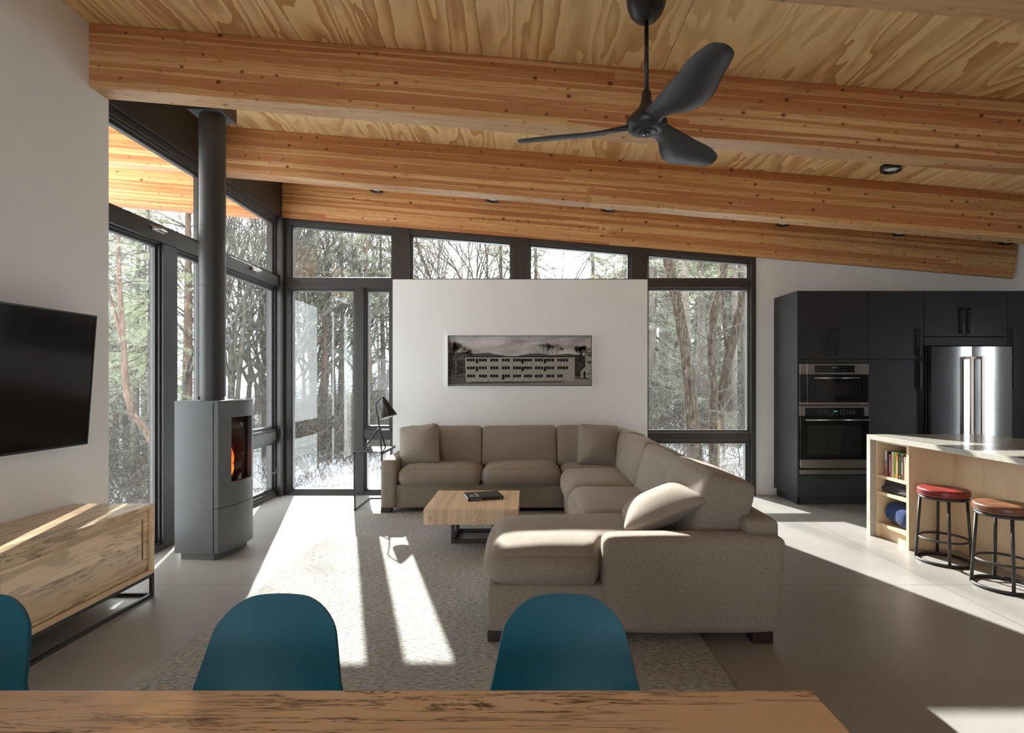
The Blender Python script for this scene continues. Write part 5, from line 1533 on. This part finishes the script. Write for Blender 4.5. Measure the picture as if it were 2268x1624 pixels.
# corner window
for p, y, k, s, lab in ((714, 24, 0, 1.05, 'tall reddish pine standing mid corner window'), (655, 25.5, 1, 1.05, 'reddish pine at the left edge of the corner window'),
                        (818, 23, 2, 0.98, 'straight reddish pine behind the table lamp'), (790, 28, 0, 1.2, 'slim pine left of the pine behind the lamp'), (690, 30, 2, 1.25, 'farther pine just left of the tall mid-window pine')):
    place('pine_tree', PINE[k], at_px(p, y), y, capped(y, s), rng.uniform(0, 6.28), lab, None, None)
GC = 'forest trees beyond the corner window'
for p, y, k in ((757, 26, 's0'), (845, 31, 's1'), 
                (680, 27, 'b3'), (700, 32, 'b1'), (745, 36, 'b0'), (660, 30, 'b1'), (725, 40, 'b2'), (765, 31, 'b3'), (690, 50, 's2'), (830, 47, 'b1')):
    pr = {'s': SPRUCE, 'b': BARE}[k[0]][int(k[1])]; nm = {'s': 'spruce_tree', 'b': 'bare_tree'}[k[0]]
    place(nm, pr, at_px(p, y), y, capped(y, 2.0), rng.uniform(0, 6.28), {'s': 'grey-green conifer in the forest seen through the corner window', 'b': 'bare thin-stemmed tree seen through the corner window'}[k[0]], GC + ': ' + nm.replace('_', ' '))
# above the white wall
GW = 'treetops above the white wall'
for p, y, k in ((905, 32, 's2'), (1110, 35, 's2'), (1010, 29, 'b0'), (1050, 27, 'b2'), (978, 28, 'b2'), (935, 26, 'b2'), (1070, 34, 'b1'),
                (1185, 34, 's0'), (1310, 31, 's2'), (1385, 36, 's0'), (1217, 24, 'b2'), (1258, 30, 'b0'), (1372, 24, 'b2')):
    pr = {'s': SPRUCE, 'b': BARE}[k[0]][int(k[1])]; nm = {'s': 'spruce_tree', 'b': 'bare_tree'}[k[0]]
    place(nm, pr, at_px(p, y), y, capped(y, 2.2), rng.uniform(0, 6.28), {'s': 'conifer top showing through the clerestory windows', 'b': 'bare leaning tree showing through the clerestory windows'}[k[0]], GW + ': ' + nm.replace('_', ' '))
# right window: old trunks near the house
def old_tree(name, pts, radii, y, label, bark='bark_old', fork=None):
    P0 = [Vector((at_px(a, y), y + dy, 1.4 - (c - 843) * y / 1200)) for a, c, dy in pts]
    base = P0[0]
    t = thing(name, label, 'tree', (base.x, base.y, gz(base.x, base.y)))
    rg = R(int(pts[0][0]))
    fine, rr = [], []
    for i in range(len(P0) - 1):
        for k in range(5):
            f = k / 5; fine.append(P0[i].lerp(P0[i + 1], f) + Vector((rg.gauss(0, .008), rg.gauss(0, .008), 0)))
            rr.append((radii[i] + (radii[i + 1] - radii[i]) * f) * rg.uniform(0.93, 1.08))
    fine.append(P0[-1]); rr.append(radii[-1])
    b = MB(); b.tube(fine, rr, 14); b.build('trunk', M[bark], t, smooth=True, fix=False)
    if fork:
        b = MB(); Q = [Vector((at_px(a, y), y + dy, 1.4 - (c - 843) * y / 1200)) for a, c, dy in fork[0]]
        b.tube(Q, fork[1], 10); b.build('limb', M[bark], t, smooth=True, fix=False)
    b = MB()
    for k in range(16):
        i = rg.randint(6, len(fine) - 2)
        q = bendy(fine[i], (rg.gauss(0, 1), rg.gauss(0, 1), rg.uniform(-0.1, 0.6)), rg.uniform(0.4, 1.5), 6, rg, 0.35)
        b.tube(q, [0.014 * (1 - 0.8 * j / 6) for j in range(7)], 4, caps=False)
        for j in (2, 3, 4, 5):
            q2 = bendy(q[j], (rg.gauss(0, 1), rg.gauss(0, 1), rg.gauss(0, 1)), 0.35, 3, rg, 0.3); b.tube(q2, [0.005, 0.004, 0.003, 0.002], 3, caps=False)
    b.build('branches', M['twig'], t, smooth=True, fix=False)
old_tree('old_maple_tree', [(1548, 1200, 0), (1545, 1085, 0), (1530, 900, 0), (1519, 780, 0), (1497, 660, 0), (1478, 560, 0), (1455, 400, -.3)], [0.20, 0.175, 0.135, 0.115, 0.11, 0.11, 0.09], 11.0, 'thick old lichen-covered maple leaning left in the tall right window')
old_tree('old_maple_tree', [(1586, 1200, 0), (1584, 1090, 0), (1581, 900, 0), (1578, 760, .1), (1584, 690, .1), (1600, 620, 0), (1606, 560, 0), (1612, 400, -.2)], [0.14, 0.12, 0.095, 0.082, 0.095, 0.085, 0.08, 0.06], 12.0, 'kinked brown-trunked maple in the middle right of the tall right window')
old_tree('old_maple_tree', [(1596, 1200, .5), (1598, 1000, .4), (1604, 880, .2), (1614, 790, 0), (1632, 720, 0), (1648, 640, 0), (1668, 540, 0), (1690, 430, 0)], [0.10, 0.095, 0.105, 0.115, 0.095, 0.085, 0.075, 0.06], 12.6, 'mossy forked maple leaning right at the right side of the tall window', 'bark_old',
         ([(1612, 780, 0), (1606, 730, 0), (1601, 680, 0), (1602, 600, 0)], [0.06, 0.05, 0.04, 0.03]))
old_tree('beech_tree', [(1537, 1200, 0), (1531, 960, 0), (1524, 800, 0), (1518, 650, 0), (1517, 540, 0), (1516, 380, 0)], [0.13, 0.105, 0.095, 0.090, 0.085, 0.07], 15.0, 'straight pale pinkish trunk just right of the thick old maple', 'bark_pale')
old_tree('beech_tree', [(1628, 1200, 0), (1630, 1085, 0), (1626, 900, 0), (1627, 700, 0), (1629, 500, 0)], [0.13, 0.105, 0.085, 0.08, 0.07], 16.0, 'pale straight trunk behind the forked maple at the window edge', 'bark_pale')
old_tree('young_tree', [(1532, 1100, 0), (1540, 860, 0), (1549, 740, 0), (1551, 600, 0)], [0.05, 0.04, 0.032, 0.025], 13.0, 'thin dark young stem between the two old maples', 'bark_grey')
old_tree('leaning_pine_tree', [(352, 1180, 0), (345, 1000, 0), (320, 950, 0), (291, 915, 0), (277, 850, 0), (273, 760, 0), (266, 650, 0), (262, 560, 0), (258, 400, 0)], [0.085, 0.07, 0.068, 0.066, 0.064, 0.06, 0.05, 0.04, 0.03], 12.0, 'reddish pine with a sharply curved lower trunk beside the white wall', 'bark_red',
         ([(274, 770, 0), (262, 720, 0), (250, 680, 0), (240, 640, 0)], [0.045, 0.04, 0.035, 0.03]))
GR = 'forest trees beyond the tall right window'
for p, y, k, s in ((1450, 17, 's1', 1.5), (1470, 22, 's2', 1.9), (1560, 20, 's2', 1.7), (1610, 23, 's1', 1.8), (1650, 19, 's2', 1.5), (1500, 28, 's0', 2.1), (1545, 33, 's1', 2.2), (1590, 30, 's2', 2.0),
                   (1635, 35, 's0', 2.2), (1440, 34, 's1', 2.2), (1665, 28, 's1', 2.0), (1480, 42, 's1', 2.5), (1570, 44, 's0', 2.5), (1620, 46, 's1', 2.6), (1525, 40, 's2', 2.4), (1425, 26, 's0', 1.8), (1690, 22, 's1', 1.8), (1720, 30, 's0', 2.2)):
    pr = {'s': SPRUCE, 'b': BARE}[k[0]][int(k[1])]; nm = {'s': 'spruce_tree', 'b': 'bare_tree'}[k[0]]
    place(nm, pr, at_px(p, y), y, s, rng.uniform(0, 6.28), {'s': 'green conifer in the forest beyond the tall right window', 'b': 'bare twiggy tree beyond the tall right window'}[k[0]], GR + ': ' + nm.replace('_', ' '))
# saplings close to the house
for p, y, h in ((262, 10.5, .5), (300, 9.5, .45), (350, 10, .4), (405, 11, .45), (560, 11, .45), (590, 10, .4), (660, 10.5, .30), (690, 11.5, .36), (735, 10, .28), (760, 12, .36), (825, 10.5, .30), (855, 12, .36), (1445, 9.5, .35), (1470, 11, .4), (1500, 12, .4), (1565, 10, .35), (1615, 11, .4), (1650, 10, .35)):
    x = at_px(p, y)
    loc = 'left glass wall' if p < 620 else ('corner window' if p < 1000 else 'tall right window')
    o = bpy.data.objects.new('bare_bush', BUSH[rng.randint(0, 1)]); COL.objects.link(o)
    o.location = (x, y, gz(x, y)); o.rotation_euler = (0, 0, rng.uniform(0, 6)); o.scale = (h, h, h)
    tag(o, 'low leafless twigs poking through the snow close outside the ' + loc, 'bush', 'low twigs outside the ' + loc, 'thing')
# thickets of bare brush
for p, y in ((250, 12), (290, 13.5), (335, 12.5), (370, 15), (410, 14), (570, 14), (655, 17), (690, 19), (730, 18), (770, 20), (830, 18), (860, 22),
             (1445, 14), (1475, 15.5), (1500, 17), (1560, 17), (1600, 18), (1640, 15), (1660, 18), (320, 18), (390, 20), (700, 24), (745, 25), (840, 27), (665, 14), (700, 15.5), (740, 16), (775, 15), (815, 14.5), (850, 16), (680, 21), (760, 22), (645, 20), (720, 21), (1520, 22), (1580, 24)):
    x = at_px(p, y)
    loc = 'left glass wall' if p < 620 else ('corner window' if p < 1000 else 'tall right window')
    o = bpy.data.objects.new('brush', BUSH[rng.randint(0, 1)]); COL.objects.link(o)
    o.location = (x, y, gz(x, y)); o.rotation_euler = (0, 0, rng.uniform(0, 6)); s = rng.uniform(0.9, 1.5); o.scale = (s, s, s * 0.9)
    o.name = 'bare_bush'
    tag(o, 'leafless brown brush growing in the snow beyond the ' + loc, 'bush', 'bare brush beyond the ' + loc, 'thing')
# ------------------------------------------------------------------ light and camera
w = bpy.data.worlds.new('winter_sky'); SC.world = w; w.use_nodes = True
nt = w.node_tree; nt.nodes.clear()
o = nt.nodes.new('ShaderNodeOutputWorld'); bg = nt.nodes.new('ShaderNodeBackground')
bg.inputs[0].default_value = (0.90, 0.95, 1.0, 1); bg.inputs[1].default_value = SKY
nt.links.new(bg.outputs[0], o.inputs[0])
el = math.radians(30.1); hd = Vector((0.3155, -0.949, 0)).normalized()
d = Vector((hd.x * math.cos(el), hd.y * math.cos(el), -math.sin(el)))
sun = bpy.data.lights.new('sun', 'SUN'); sun.energy = SUN; sun.angle = math.radians(0.6); sun.color = (1.0, 0.965, 0.92)
so = bpy.data.objects.new('sun', sun); COL.objects.link(so); so.rotation_euler = d.to_track_quat('-Z', 'Y').to_euler(); so.location = (-6, 20, 14)

cam = bpy.data.cameras.new('camera'); co = bpy.data.objects.new('camera', cam); COL.objects.link(co)
cam.sensor_width = 36.0; cam.sensor_fit = 'HORIZONTAL'; cam.lens = 1200.0 / 2268.0 * 36.0
cam.shift_x = -31.0 / 2268.0; cam.shift_y = 31.0 / 2268.0
cam.clip_start = 0.05; cam.clip_end = 600
co.location = (0, 0, 1.4); co.rotation_euler = (PI / 2, 0, 0)
SC.camera = co
vs = SC.view_settings
vs.view_transform = 'Standard'; vs.look = 'None'; vs.gamma = 1.0; vs.use_curve_mapping = False; vs.exposure = EXPO
cy = SC.cycles
cy.max_bounces = 10; cy.diffuse_bounces = 6; cy.glossy_bounces = 4; cy.transparent_max_bounces = 24; cy.transmission_bounces = 4
cy.caustics_reflective = False; cy.caustics_refractive = False
cy.sample_clamp_indirect = 6.0
cy.use_denoising = True
